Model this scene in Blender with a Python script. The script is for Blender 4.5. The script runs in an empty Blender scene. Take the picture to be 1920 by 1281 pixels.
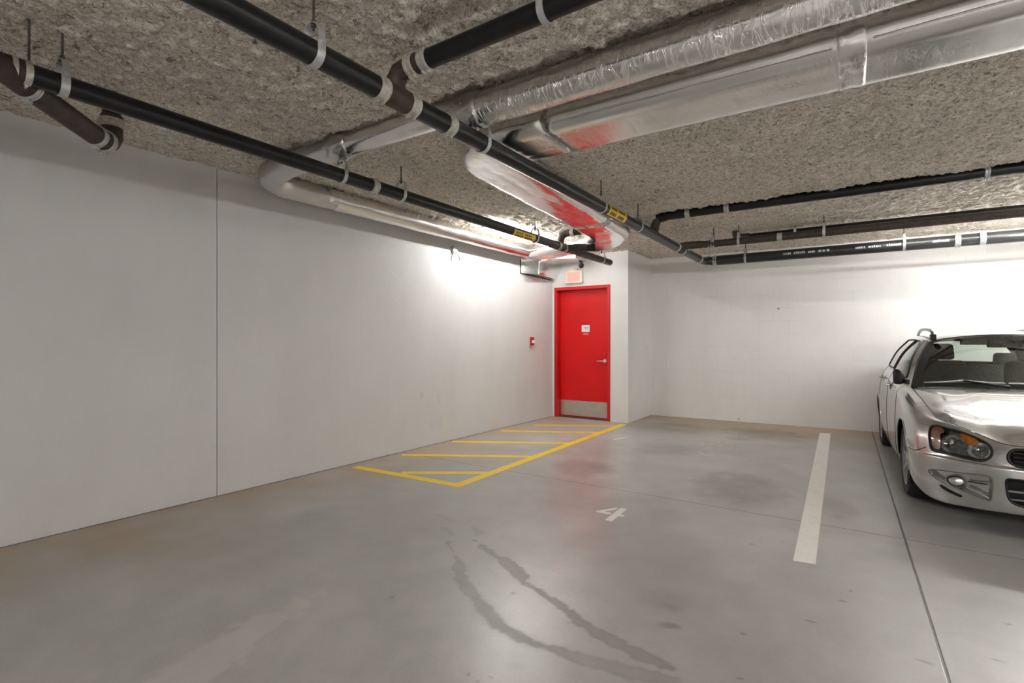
import bpy, bmesh, math, random
import numpy as np
from mathutils import Vector, Matrix

random.seed(7)
RNG = np.random.default_rng(7)
SC = bpy.context.scene
COL = SC.collection
PI = math.pi

# ------------------------------------------------------------------ camera
H = 1.28
YAW = math.atan2(640, 960)
cam = bpy.data.cameras.new('camera')
cam.lens = 18.0
cam.sensor_width = 36.0
cam.sensor_fit = 'HORIZONTAL'
cam.clip_start = 0.05
camo = bpy.data.objects.new('camera', cam)
COL.objects.link(camo)
camo.location = (0, 0, H)
camo.rotation_euler = (PI / 2, 0, YAW)
SC.camera = camo
_s, _c = math.sin(YAW), math.cos(YAW)


def ray(u, v):
    a, b = (u - 960) / 960, (640 - v) / 960
    return (-_s + a * _c, _c + a * _s, b)


def on_floor(u, v, z=0.0):
    x, y, w = ray(u, v)
    t = (z - H) / w
    return (x * t, y * t)


# ------------------------------------------------------------------ node helpers
def new_mat(name):
    m = bpy.data.materials.new(name)
    m.use_nodes = True
    nt = m.node_tree
    b = nt.nodes['Principled BSDF']
    return m, nt, b


def N(nt, t, **kw):
    n = nt.nodes.new(t)
    for k, v in kw.items():
        if k in n.inputs:
            n.inputs[k].default_value = v
        else:
            setattr(n, k, v)
    return n


def ramp(nt, src, stops):
    r = nt.nodes.new('ShaderNodeValToRGB')
    e = r.color_ramp.elements
    while len(e) < len(stops):
        e.new(0.5)
    for i, (p, c) in enumerate(stops):
        e[i].position = p
        e[i].color = (c, c, c, 1) if isinstance(c, (int, float)) else (*c, 1)
    nt.links.new(src, r.inputs[0])
    return r.outputs[0]


def coords(nt, scale=(1, 1, 1), rot=(0, 0, 0)):
    tc = nt.nodes.new('ShaderNodeTexCoord')
    mp = nt.nodes.new('ShaderNodeMapping')
    mp.inputs['Scale'].default_value = scale
    mp.inputs['Rotation'].default_value = rot
    nt.links.new(tc.outputs['Object'], mp.inputs[0])
    return mp.outputs[0]


def noise(nt, vec, scale, detail=4, rough=0.55, dist=0.0):
    n = nt.nodes.new('ShaderNodeTexNoise')
    n.inputs['Scale'].default_value = scale
    n.inputs['Detail'].default_value = detail
    n.inputs['Roughness'].default_value = rough
    n.inputs['Distortion'].default_value = dist
    nt.links.new(vec, n.inputs['Vector'])
    return n.outputs[0]


def mixc(nt, fac, a, b, mode='MIX'):
    m = nt.nodes.new('ShaderNodeMix')
    m.data_type = 'RGBA'
    m.blend_type = mode
    for inp, val in ((m.inputs[0], fac), (m.inputs[6], a), (m.inputs[7], b)):
        if hasattr(val, 'is_output') or isinstance(val, bpy.types.NodeSocket):
            nt.links.new(val, inp)
        elif isinstance(val, (int, float)):
            inp.default_value = val if inp.type == 'VALUE' else (val, val, val, 1)
        else:
            inp.default_value = (*val, 1)
    return m.outputs[2]


def math_(nt, op, a, b=None, clamp=False):
    m = nt.nodes.new('ShaderNodeMath')
    m.operation = op
    m.use_clamp = clamp
    for i, val in enumerate((a, b)):
        if val is None:
            continue
        if isinstance(val, bpy.types.NodeSocket):
            nt.links.new(val, m.inputs[i])
        else:
            m.inputs[i].default_value = val
    return m.outputs[0]


def bump(nt, b, height, strength, dist):
    n = nt.nodes.new('ShaderNodeBump')
    n.inputs['Strength'].default_value = strength
    n.inputs['Distance'].default_value = dist
    nt.links.new(height, n.inputs['Height'])
    nt.links.new(n.outputs[0], b.inputs['Normal'])
    return n


def simple(name, col, rough=0.5, metal=0.0, var=0.12, scale=9.0, bmp=0.0, bscale=60.0, coat=0.0, spec=0.5):
    m, nt, b = new_mat(name)
    v = coords(nt)
    f = noise(nt, v, scale, 5)
    lo = tuple(c * (1 - var) for c in col)
    hi = tuple(min(1, c * (1 + var)) for c in col)
    nt.links.new(ramp(nt, f, [(0.3, lo), (0.7, hi)]), b.inputs['Base Color'])
    b.inputs['Roughness'].default_value = rough
    b.inputs['Metallic'].default_value = metal
    b.inputs['Coat Weight'].default_value = coat
    b.inputs['Specular IOR Level'].default_value = spec
    if bmp:
        bump(nt, b, noise(nt, v, bscale, 4), 1.0, bmp)
    return m


def emis(name, col, strength):
    m, nt, b = new_mat(name)
    b.inputs['Base Color'].default_value = (*[min(1, c) for c in col], 1)
    b.inputs['Emission Color'].default_value = (*[c / max(col) for c in col], 1)
    b.inputs['Emission Strength'].default_value = strength
    return m


# ------------------------------------------------------------------ materials
M = {}


def mat_wall(name, base, blocks=False):
    m, nt, b = new_mat(name)
    v = coords(nt)
    big = noise(nt, v, 0.9, 6, 0.6)
    c = ramp(nt, big, [(0.25, tuple(x * 0.93 for x in base)), (0.75, base)])
    vs = coords(nt, (1.0, 1.0, 0.35))
    streak = noise(nt, vs, 2.4, 6, 0.65)
    c = mixc(nt, 1.0, c, ramp(nt, streak, [(0.3, 0.95), (0.6, 1.0)]), 'MULTIPLY')
    fine = noise(nt, v, 35, 5, 0.7)
    h = fine
    if blocks:
        tc = nt.nodes.new('ShaderNodeTexCoord')
        sp = nt.nodes.new('ShaderNodeSeparateXYZ')
        nt.links.new(tc.outputs['Object'], sp.inputs[0])
        cb = nt.nodes.new('ShaderNodeCombineXYZ')
        nt.links.new(sp.outputs[0], cb.inputs[0])
        nt.links.new(sp.outputs[2], cb.inputs[1])
        br = nt.nodes.new('ShaderNodeTexBrick')
        br.inputs['Scale'].default_value = 1.0
        br.inputs['Mortar Size'].default_value = 0.0035
        br.inputs['Mortar Smooth'].default_value = 0.6
        br.inputs['Brick Width'].default_value = 0.41
        br.inputs['Row Height'].default_value = 0.2
        nt.links.new(cb.outputs[0], br.inputs['Vector'])
        patch = ramp(nt, noise(nt, v, 1.7, 3), [(0.42, 0.0), (0.62, 1.0)])
        jm = math_(nt, 'MULTIPLY', br.outputs['Fac'], patch)
        c = mixc(nt, math_(nt, 'MULTIPLY', jm, 0.30), c, (0.45, 0.44, 0.42))
        h = math_(nt, 'SUBTRACT', math_(nt, 'MULTIPLY', fine, 0.3), math_(nt, 'MULTIPLY', jm, 0.9))
    else:
        # grey scuffs with a shape of their own, low on the wall near the hatching
        geo = nt.nodes.new('ShaderNodeNewGeometry')
        for (cy, cz, ry, rz, amt) in ((4.55, 0.62, 0.10, 0.10, 0.30), (4.85, 0.58, 0.09, 0.22, 0.26), (4.80, 0.25, 0.35, 0.18, 0.12)):
            sp = nt.nodes.new('ShaderNodeSeparateXYZ')
            nt.links.new(geo.outputs['Position'], sp.inputs[0])
            dy = math_(nt, 'DIVIDE', math_(nt, 'SUBTRACT', sp.outputs[1], cy), ry)
            dz = math_(nt, 'DIVIDE', math_(nt, 'SUBTRACT', sp.outputs[2], cz), rz)
            d = math_(nt, 'ADD', math_(nt, 'MULTIPLY', dy, dy), math_(nt, 'MULTIPLY', dz, dz))
            d = math_(nt, 'ADD', d, math_(nt, 'MULTIPLY', noise(nt, v, 14, 5), 1.6))
            k = ramp(nt, d, [(0.75, amt), (1.0, 0.0)])
            c = mixc(nt, k, c, (0.33, 0.34, 0.35))
    nt.links.new(c, b.inputs['Base Color'])
    b.inputs['Roughness'].default_value = 0.55
    b.inputs['Specular IOR Level'].default_value = 0.35
    bump(nt, b, h, 0.5, 0.004)
    return m


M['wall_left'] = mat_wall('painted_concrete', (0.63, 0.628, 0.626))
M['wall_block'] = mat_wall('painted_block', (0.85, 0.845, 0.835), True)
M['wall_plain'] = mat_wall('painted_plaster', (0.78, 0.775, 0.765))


def mat_ceiling():
    m, nt, b = new_mat('sprayed_fibre')
    v = coords(nt)
    big = noise(nt, v, 1.6, 5, 0.6)
    clump = noise(nt, v, 16, 5, 0.62, 2.0)
    strand = noise(nt, v, 27, 8, 0.76, 2.6)
    pits = noise(nt, v, 15, 5, 0.72, 1.2)
    c = ramp(nt, strand, [(0.38, (0.32, 0.265, 0.21)), (0.47, (0.68, 0.615, 0.535)), (0.565, (0.95, 0.895, 0.81))])
    c = mixc(nt, 1.0, c, ramp(nt, clump, [(0.30, 0.80), (0.62, 1.05)]), 'MULTIPLY')
    c = mixc(nt, ramp(nt, pits, [(0.35, 0.85), (0.42, 0.0)]), c, (0.19, 0.145, 0.105))
    c = mixc(nt, 1.0, c, ramp(nt, big, [(0.3, 0.88), (0.7, 1.04)]), 'MULTIPLY')
    nt.links.new(c, b.inputs['Base Color'])
    b.inputs['Roughness'].default_value = 0.95
    b.inputs['Specular IOR Level'].default_value = 0.1
    hgt = math_(nt, 'ADD', math_(nt, 'MULTIPLY', clump, 0.12), math_(nt, 'MULTIPLY', strand, 0.75))
    hgt = math_(nt, 'ADD', hgt, math_(nt, 'MULTIPLY', pits, 0.3))
    bump(nt, b, hgt, 0.8, 0.010)
    return m


M['ceiling'] = mat_ceiling()


def mat_floor():
    m, nt, b = new_mat('polished_concrete')
    v = coords(nt)
    big = noise(nt, v, 0.55, 6, 0.62, 0.4)
    mid = noise(nt, v, 3.2, 6, 0.55)
    fine = noise(nt, v, 60, 5, 0.7)
    c = ramp(nt, big, [(0.30, (0.300, 0.294, 0.282)), (0.52, (0.400, 0.396, 0.388)), (0.72, (0.515, 0.509, 0.496))])
    c = mixc(nt, 1.0, c, ramp(nt, mid, [(0.3, 0.90), (0.7, 1.06)]), 'MULTIPLY')
    c = mixc(nt, 1.0, c, ramp(nt, fine, [(0.25, 0.92), (0.7, 1.04)]), 'MULTIPLY')
    # brown dusting along the edges of the slab
    at = nt.nodes.new('ShaderNodeAttribute')
    at.attribute_name = 'dust'
    c = mixc(nt, at.outputs['Fac'], c, (0.405, 0.305, 0.20))
    a2 = nt.nodes.new('ShaderNodeAttribute')
    a2.attribute_name = 'stain'
    c = mixc(nt, a2.outputs['Fac'], c, (0.20, 0.195, 0.18))
    a3 = nt.nodes.new('ShaderNodeAttribute')
    a3.attribute_name = 'oil'
    c = mixc(nt, a3.outputs['Fac'], c, (0.12, 0.095, 0.075))
    a4 = nt.nodes.new('ShaderNodeAttribute')
    a4.attribute_name = 'pale'
    c = mixc(nt, a4.outputs['Fac'], c, (0.55, 0.53, 0.50))
    # little dark specks
    vor = nt.nodes.new('ShaderNodeTexVoronoi')
    vor.inputs['Scale'].default_value = 2.6
    nt.links.new(v, vor.inputs['Vector'])
    sp = ramp(nt, math_(nt, 'ADD', vor.outputs['Distance'], math_(nt, 'MULTIPLY', noise(nt, v, 30, 3), 0.05)), [(0.026, 0.5), (0.034, 0.0)])
    c = mixc(nt, sp, c, (0.16, 0.145, 0.13))
    # sawn control joints
    geo = nt.nodes.new('ShaderNodeNewGeometry')
    sx = nt.nodes.new('ShaderNodeSeparateXYZ')
    nt.links.new(geo.outputs['Position'], sx.inputs[0])
    wob = math_(nt, 'MULTIPLY', math_(nt, 'SUBTRACT', noise(nt, v, 9, 4), 0.5), 0.005)

    def joint(x0, y0, x1, y1, wdt):
        nx, ny = (y1 - y0), -(x1 - x0)
        L = math.hypot(nx, ny)
        nx, ny = nx / L, ny / L
        d = math_(nt, 'ADD', math_(nt, 'MULTIPLY', sx.outputs[0], nx), math_(nt, 'MULTIPLY', sx.outputs[1], ny))
        d = math_(nt, 'ABSOLUTE', math_(nt, 'ADD', math_(nt, 'SUBTRACT', d, nx * x0 + ny * y0), wob))
        return ramp(nt, d, [(wdt, 1.0), (wdt * 2.0, 0.0)])

    j1 = joint(0.223, 8.735, 0.299, 2.503, 0.0038)
    j2 = joint(-2.879, 4.191, 0.251, 4.170, 0.0036)
    j = math_(nt, 'MAXIMUM', j1, math_(nt, 'MULTIPLY', j2, 0.75))
    c = mixc(nt, j, c, (0.05, 0.046, 0.042))
    nt.links.new(c, b.inputs['Base Color'])
    r = ramp(nt, noise(nt, v, 1.3, 3, 0.5), [(0.25, 0.285), (0.75, 0.35)])
    r = math_(nt, 'ADD', r, math_(nt, 'MULTIPLY', a2.outputs['Fac'], 0.28))
    r = math_(nt, 'ADD', r, math_(nt, 'MULTIPLY', at.outputs['Fac'], 0.35), True)
    nt.links.new(r, b.inputs['Roughness'])
    b.inputs['Specular IOR Level'].default_value = 0.75
    hgt = math_(nt, 'SUBTRACT', math_(nt, 'MULTIPLY', fine, 0.06), math_(nt, 'MULTIPLY', j, 1.0))
    bump(nt, b, hgt, 0.35, 0.004)
    return m


M['floor'] = mat_floor()


def mat_foil(name, axis, strength, rough=0.2, base=0.86, crease=1.0, fine=0.16):
    """aluminium wrap: crinkles run around the duct, sharp creases here and there"""
    m, nt, b = new_mat(name)
    sc_ = (7.0, 1.6, 1.6) if axis == 'x' else ((1.6, 7.0, 1.6) if axis == 'y' else (3.0, 3.0, 3.0))
    v = coords(nt, sc_)
    n1 = noise(nt, v, 1.0, 3, 0.5, 0.8)
    n2 = noise(nt, v, 5.0, 6, 0.62, 1.6)
    area = ramp(nt, noise(nt, coords(nt), 1.7, 3), [(0.45, 0.06), (0.66, 1.0)])
    rid = math_(nt, 'ABSOLUTE', math_(nt, 'SUBTRACT', noise(nt, v, 2.6, 4, 0.55, 2.2), 0.5))
    rid = ramp(nt, rid, [(0.0, 1.0), (0.035, 0.0)])
    hgt = math_(nt, 'ADD', math_(nt, 'MULTIPLY', n1, 0.55), math_(nt, 'MULTIPLY', n2, fine))
    hgt = math_(nt, 'ADD', hgt, math_(nt, 'MULTIPLY', math_(nt, 'MULTIPLY', rid, area), 0.10 * crease))
    bump(nt, b, hgt, strength, 0.03)
    c = ramp(nt, noise(nt, coords(nt), 3.0, 4), [(0.3, (base * 0.90, base * 0.89, base * 0.875)), (0.7, (base, base * 0.992, base * 0.98))])
    nt.links.new(c, b.inputs['Base Color'])
    b.inputs['Metallic'].default_value = 1.0
    nt.links.new(ramp(nt, n1, [(0.3, rough), (0.7, rough + 0.08)]), b.inputs['Roughness'])
    return m


M['foil_x'] = mat_foil('foil_wrap_along_x', 'x', 0.55, 0.14, 0.88, 1.8, 0.12)
M['foil_flat'] = mat_foil('foil_wrap_flat', 'x', 0.22, 0.20, 0.87, 0.5, 0.03)
M['foil_y'] = mat_foil('foil_wrap_along_y', 'y', 0.16, 0.18, 0.86, 0.5)
M['foil_fold'] = mat_foil('foil_pleated', 'x', 0.30, 0.17, 0.88, 0.8, 0.06)
M['foil_grey'] = mat_foil('foil_dull', '', 0.6, 0.30, 0.68)
M['galv_sheet'] = simple('sheet_metal', (0.84, 0.84, 0.83), 0.2, 1.0, 0.05, 6, 0.002, 9)
M['pipe_black'] = simple('black_pipe', (0.0075, 0.0075, 0.008), 0.33, 0, 0.3, 12, 0.0015, 40, 0, 0.4)
M['pipe_grey'] = simple('grey_black_pipe', (0.022, 0.022, 0.023), 0.32, 0, 0.2, 12)
M['cast_iron'] = simple('brown_cast_iron', (0.042, 0.028, 0.021), 0.6, 0, 0.35, 22, 0.003, 70)
M['band'] = simple('clamp_band', (0.50, 0.48, 0.43), 0.5, 0.45, 0.25, 45, 0.002, 120)
M['galv'] = simple('galvanised_strap', (0.52, 0.53, 0.54), 0.42, 0.6, 0.12, 40)
M['rod'] = simple('threaded_rod', (0.09, 0.08, 0.07), 0.6, 0.5, 0.3, 80)
M['red_door'] = simple('red_gloss_paint', (0.60, 0.004, 0.006), 0.28, 0, 0.05, 3, 0.0006, 30, 0, 0.35)
M['red_frame'] = simple('red_frame_paint', (0.50, 0.006, 0.008), 0.35, 0, 0.06, 5)
M['steel'] = simple('brushed_steel', (0.62, 0.59, 0.55), 0.38, 0.85, 0.08, 20)
M['chrome'] = simple('polished_metal', (0.85, 0.85, 0.85), 0.12, 1.0, 0.03, 8)
M['white_plastic'] = simple('white_plastic', (0.78, 0.77, 0.75), 0.4, 0, 0.04, 8)
M['cream_plastic'] = simple('cream_housing', (0.74, 0.68, 0.58), 0.4, 0, 0.04, 8)
M['sign_white'] = simple('white_card', (0.86, 0.86, 0.88), 0.5, 0, 0.02, 8)
M['sign_ink'] = simple('grey_print', (0.30, 0.30, 0.40), 0.5, 0, 0.05, 8)
M['sign_pink'] = simple('pink_letter', (0.80, 0.36, 0.36), 0.5, 0, 0.05, 8)
M['exit_face'] = emis('exit_face', (0.50, 0.13, 0.11), 0.62)
M['label_yellow'] = simple('yellow_label', (0.72, 0.50, 0.035), 0.4, 0, 0.1, 20)
M['label_ink'] = simple('dark_label_print', (0.05, 0.035, 0.01), 0.5, 0, 0.2, 60)
M['print_white'] = simple('white_pipe_print', (0.62, 0.62, 0.62), 0.5, 0, 0.15, 60)
M['alarm_red'] = simple('red_plastic', (0.33, 0.02, 0.03), 0.35, 0, 0.08, 10)
M['black_plastic'] = simple('black_plastic', (0.014, 0.014, 0.015), 0.45, 0, 0.15, 20, 0, 60, 0, 0.25)
M['dark_seal'] = simple('black_rubber', (0.012, 0.012, 0.012), 0.55, 0, 0.2, 20)
M['tyre'] = simple('tyre_rubber', (0.022, 0.021, 0.020), 0.75, 0, 0.2, 30, 0.002, 60)
M['void'] = simple('dark_cavity', (0.006, 0.006, 0.006), 0.8, 0, 0.2, 20)
M['cabin'] = simple('cabin_trim', (0.23, 0.235, 0.22), 0.8, 0, 0.15, 20)
M['seat_cloth'] = simple('seat_cloth', (0.27, 0.275, 0.255), 0.95, 0, 0.2, 50)
M['tube'] = emis('lamp_tube', (1.0, 0.985, 0.955), 1.0)


def mat_paint(name, col, under):
    """worn floor paint: chips show the concrete"""
    m, nt, b = new_mat(name)
    v = coords(nt)
    n = noise(nt, v, 5, 8, 0.75)
    k = ramp(nt, n, [(0.30, 0.55), (0.46, 0.0)])
    c = mixc(nt, k, col, under)
    c = mixc(nt, 1.0, c, ramp(nt, noise(nt, v, 30, 4), [(0.3, 0.93), (0.7, 1.03)]), 'MULTIPLY')
    nt.links.new(c, b.inputs['Base Color'])
    b.inputs['Roughness'].default_value = 0.42
    return m


M['paint_yellow'] = mat_paint('yellow_floor_paint', (0.93, 0.645, 0.02), (0.68, 0.52, 0.20))
M['paint_white'] = mat_paint('white_floor_paint', (0.82, 0.805, 0.765), (0.62, 0.58, 0.52))


def mat_carpaint():
    m, nt, b = new_mat('silver_car_paint')
    v = coords(nt)
    f = noise(nt, v, 900, 2)
    nt.links.new(ramp(nt, f, [(0.3, (0.50, 0.497, 0.494)), (0.7, (0.57, 0.567, 0.563))]), b.inputs['Base Color'])
    b.inputs['Metallic'].default_value = 0.85
    b.inputs['Roughness'].default_value = 0.22
    b.inputs['Coat Weight'].default_value = 1.0
    b.inputs['Coat Roughness'].default_value = 0.04
    return m


M['car_paint'] = mat_carpaint()


def mat_glass(name, tint, ior=1.5, refl=1.0):
    m = bpy.data.materials.new(name)
    m.use_nodes = True
    nt = m.node_tree
    nt.nodes.clear()
    out = nt.nodes.new('ShaderNodeOutputMaterial')
    tr = nt.nodes.new('ShaderNodeBsdfTransparent')
    tr.inputs[0].default_value = (*tint, 1)
    gl = nt.nodes.new('ShaderNodeBsdfGlossy')
    gl.inputs['Roughness'].default_value = 0.01
    fr = nt.nodes.new('ShaderNodeFresnel')
    fr.inputs[0].default_value = ior
    mx = nt.nodes.new('ShaderNodeMixShader')
    k = math_(nt, 'MULTIPLY', fr.outputs[0], refl, True)
    nt.links.new(k, mx.inputs[0])
    nt.links.new(tr.outputs[0], mx.inputs[1])
    nt.links.new(gl.outputs[0], mx.inputs[2])
    nt.links.new(mx.outputs[0], out.inputs[0])
    return m


M['glass'] = mat_glass('window_glass', (0.70, 0.76, 0.72), 1.6, 1.6)
M['lens'] = mat_glass('clear_lens', (0.90, 0.91, 0.90), 1.45)
M['amber'] = simple('amber_lens', (0.85, 0.30, 0.01), 0.2, 0, 0.25, 60, 0.004, 80, 0.6)
M['side_marker'] = simple('copper_marker', (0.55, 0.30, 0.22), 0.22, 0.25, 0.15, 25, 0.002, 60, 0.6)
M['bezel'] = simple('lamp_bezel', (0.16, 0.16, 0.155), 0.32, 0.5, 0.1, 20)
M['lamp_bowl'] = simple('lamp_bowl', (0.22, 0.23, 0.22), 0.22, 0.9, 0.35, 45, 0.010, 55)
M['reflector'] = simple('lamp_reflector', (0.80, 0.81, 0.82), 0.14, 1.0, 0.05, 20, 0.004, 35)
M['alloy'] = simple('alloy_wheel', (0.42, 0.42, 0.43), 0.35, 0.8, 0.06, 20)


# ------------------------------------------------------------------ mesh helpers
def link(name, me, mat=None, parent=None, smooth=True):
    if mat is not None:
        for mm in (mat if isinstance(mat, (list, tuple)) else [mat]):
            me.materials.append(mm)
    if smooth:
        me.polygons.foreach_set('use_smooth', [True] * len(me.polygons))
    o = bpy.data.objects.new(name, me)
    COL.objects.link(o)
    if parent is not None:
        o.parent = parent
    return o


def obj(name, verts, faces, mat, parent=None, smooth=True):
    me = bpy.data.meshes.new(name)
    me.from_pydata([tuple(map(float, v)) for v in verts], [], [tuple(map(int, f)) for f in faces])
    me.validate()
    me.update()
    return link(name, me, mat, parent, smooth)


def sharp(o, angle=35):
    """smooth shading but hard edges where faces meet steeply"""
    me = o.data
    bm = bmesh.new()
    bm.from_mesh(me)
    for e in bm.edges:
        if len(e.link_faces) == 2:
            e.smooth = e.calc_face_angle(0) < math.radians(angle)
    bm.to_mesh(me)
    bm.free()
    return o


class MB:
    """collects shapes that make ONE part"""

    def __init__(self):
        self.v, self.f = [], []

    def add(self, verts, faces):
        o = len(self.v)
        self.v += [tuple(v) for v in verts]
        self.f += [tuple(i + o for i in f) for f in faces]
        return self

    def box(self, x0, x1, y0, y1, z0, z1):
        v = [(x0, y0, z0), (x1, y0, z0), (x1, y1, z0), (x0, y1, z0), (x0, y0, z1), (x1, y0, z1), (x1, y1, z1), (x0, y1, z1)]
        f = [(0, 3, 2, 1), (4, 5, 6, 7), (0, 1, 5, 4), (1, 2, 6, 5), (2, 3, 7, 6), (3, 0, 4, 7)]
        return self.add(v, f)

    def tube(self, pts, r, seg=20, caps=True):
        pts = [Vector(p) for p in pts]
        n = len(pts)
        rs = r if isinstance(r, (list, tuple)) else [r] * n
        tang = []
        for i in range(n):
            a = pts[max(0, i - 1)]
            b = pts[min(n - 1, i + 1)]
            tang.append((b - a).normalized())
        up = Vector((0, 0, 1)) if abs(tang[0].z) < 0.9 else Vector((1, 0, 0))
        nx = tang[0].cross(up).normalized()
        verts, faces = [], []
        for i in range(n):
            t = tang[i]
            nx = (nx - t * nx.dot(t)).normalized()
            ny = t.cross(nx)
            for k in range(seg):
                a = 2 * PI * k / seg
                verts.append(pts[i] + nx * (rs[i] * math.cos(a)) + ny * (rs[i] * math.sin(a)))
        for i in range(n - 1):
            for k in range(seg):
                k2 = (k + 1) % seg
                faces.append((i * seg + k, i * seg + k2, (i + 1) * seg + k2, (i + 1) * seg + k))
        if caps:
            faces.append(tuple(range(seg - 1, -1, -1)))
            faces.append(tuple((n - 1) * seg + k for k in range(seg)))
        return self.add(verts, faces)

    def lathe(self, prof, origin, axis, seg=32):
        """prof: (radius, along) pairs turned about an axis"""
        ax = Vector(axis).normalized()
        up = Vector((0, 0, 1)) if abs(ax.z) < 0.9 else Vector((1, 0, 0))
        e1 = ax.cross(up).normalized()
        e2 = ax.cross(e1)
        o = Vector(origin)
        verts, faces = [], []
        n = len(prof)
        for (r, a) in prof:
            for k in range(seg):
                t = 2 * PI * k / seg
                verts.append(o + ax * a + e1 * (r * math.cos(t)) + e2 * (r * math.sin(t)))
        for i in range(n - 1):
            for k in range(seg):
                k2 = (k + 1) % seg
                faces.append((i * seg + k, i * seg + k2, (i + 1) * seg + k2, (i + 1) * seg + k))
        return self.add(verts, faces)

    def prism(self, poly, z0, z1):
        n = len(poly)
        v = [(x, y, z0) for x, y in poly] + [(x, y, z1) for x, y in poly]
        f = [tuple(range(n - 1, -1, -1)), tuple(range(n, 2 * n))]
        f += [(i, (i + 1) % n, n + (i + 1) % n, n + i) for i in range(n)]
        return self.add(v, f)

    def build(self, name, mat, parent=None, smooth=True, hard=35, bevel=0.0):
        me = bpy.data.meshes.new(name)
        me.from_pydata([tuple(map(float, v)) for v in self.v], [], self.f)
        bm = bmesh.new()
        bm.from_mesh(me)
        bmesh.ops.recalc_face_normals(bm, faces=bm.faces)
        bm.to_mesh(me)
        bm.free()
        o = link(name, me, mat, parent, smooth)
        if bevel:
            md = o.modifiers.new('bevel', 'BEVEL')
            md.width = bevel
            md.segments = 2
            md.limit_method = 'ANGLE'
        if smooth and hard:
            sharp(o, hard)
        return o


def tag(o, label=None, cat=None, group=None, kind=None):
    if label:
        o['label'] = label
    if cat:
        o['category'] = cat
    if group:
        o['group'] = group
    if kind:
        o['kind'] = kind
    return o


def empty(name, loc=(0, 0, 0), rz=0.0):
    o = bpy.data.objects.new(name, None)
    o.empty_display_size = 0.1
    COL.objects.link(o)
    o.location = loc
    o.rotation_euler = (0, 0, rz)
    return o


def adopt(o, root):
    """keep world-space mesh coordinates while parenting to a placed root"""
    o.parent = root
    o.matrix_parent_inverse = Matrix.Translation(root.location).inverted() if root.rotation_euler.z == 0 else root.matrix_basis.inverted()
    return o


# value noise
_T = RNG.random((256, 256))


def vnoise(x, y):
    xi, yi = np.floor(x).astype(int), np.floor(y).astype(int)
    fx, fy = x - xi, y - yi
    fx, fy = fx * fx * (3 - 2 * fx), fy * fy * (3 - 2 * fy)
    a, b = _T[xi % 256, yi % 256], _T[(xi + 1) % 256, yi % 256]
    c, d = _T[xi % 256, (yi + 1) % 256], _T[(xi + 1) % 256, (yi + 1) % 256]
    return (a * (1 - fx) + b * fx) * (1 - fy) + (c * (1 - fx) + d * fx) * fy


def grid_mesh(name, xs, ys, zfun, flip=False):
    X, Y = np.meshgrid(xs, ys, indexing='ij')
    Z = zfun(X, Y)
    nx, ny = len(xs), len(ys)
    V = np.stack([X, Y, Z], -1).reshape(-1, 3)
    idx = np.arange(nx * ny).reshape(nx, ny)
    q = np.stack([idx[:-1, :-1], idx[1:, :-1], idx[1:, 1:], idx[:-1, 1:]], -1).reshape(-1, 4)
    if flip:
        q = q[:, ::-1]
    me = bpy.data.meshes.new(name)
    me.vertices.add(len(V))
    me.vertices.foreach_set('co', V.astype(np.float32).ravel())
    me.loops.add(q.size)
    me.loops.foreach_set('vertex_index', q.astype(np.int32).ravel())
    me.polygons.add(len(q))
    me.polygons.foreach_set('loop_start', np.arange(0, q.size, 4, dtype=np.int32))
    me.update(calc_edges=True)
    return me, X, Y


# ------------------------------------------------------------------ the setting
WZ = 2.80            # walls rise into the sprayed ceiling
CZ = 2.715           # mean height of the sprayed ceiling


def wall_left_x(y):
    return -4.405 + 0.0170 * (y - 0.88)


def wall_back_y(x):
    return 8.772 + 0.0326 * (x + 2.894)


DOORY = 7.68
FX0, FX1, FTOP = -4.245, -3.232, 2.195     # outer edges of the door frame


def ceiling_z(x, y):
    n = 0.55 * vnoise(x * 4 + 3, y * 4) + 0.45 * vnoise(x * 9, y * 9 + 5)
    m = vnoise(x * 24 + 9, y * 24)
    f = vnoise(x * 48, y * 48 + 17)
    z = CZ + 0.022 * (n - 0.5) + 0.014 * (m - 0.5) + 0.024 * (f - 0.5)
    # bare ragged gaps where the spray stopped short of ducts and pipes
    rag = 0.05 * (vnoise(x * 22, y * 22 + 40) - 0.5) + 0.04 * (vnoise(x * 7, y * 7 + 9) - 0.5)

    def gap(y0, y1, x0, x1, deep=0.065):
        k = np.clip((y - y0 + rag) / 0.012, 0, 1) * np.clip((y1 - y) / 0.012, 0, 1) * np.clip((x - x0 + rag) / 0.02, 0, 1) * np.clip((x1 - x) / 0.02, 0, 1)
        return deep * k
    z = z + gap(2.285, 2.46, -3.55, 9) + gap(5.685, 5.78, -1.80, 9, 0.06) + gap(1.66, 1.78, -1.75, -0.9, 0.05)
    z = z + gap(2.15, 2.45, -3.95, -3.35, 0.05)
    return z


me, _, _ = grid_mesh('ceiling', np.arange(-4.52, 3.2, 0.017), np.arange(0.35, 9.05, 0.017), ceiling_z, True)
o = tag(link('ceiling', me, M['ceiling'], None, True), kind='structure')
me, _, _ = grid_mesh('ceiling', np.arange(-4.6, 7.6, 0.1), np.arange(-6.1, 0.46, 0.1), lambda x, y: CZ + 0.03 * (vnoise(x * 6, y * 6) - 0.5), True)
tag(link('ceiling', me, M['ceiling']), kind='structure')
me, _, _ = grid_mesh('ceiling', np.arange(3.1, 7.6, 0.1), np.arange(0.35, 9.35, 0.1), lambda x, y: CZ + 0.03 * (vnoise(x * 6, y * 6) - 0.5), True)
tag(link('ceiling', me, M['ceiling']), kind='structure')
MB().box(-4.7, 7.8, -6.2, 9.5, 2.80, 2.95).build('ceiling', M['wall_plain'], None, False)
tag(bpy.data.objects['ceiling.003'], kind='structure')

# left wall: two concrete panels with an open vertical joint between them
JY = 2.172


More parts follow.
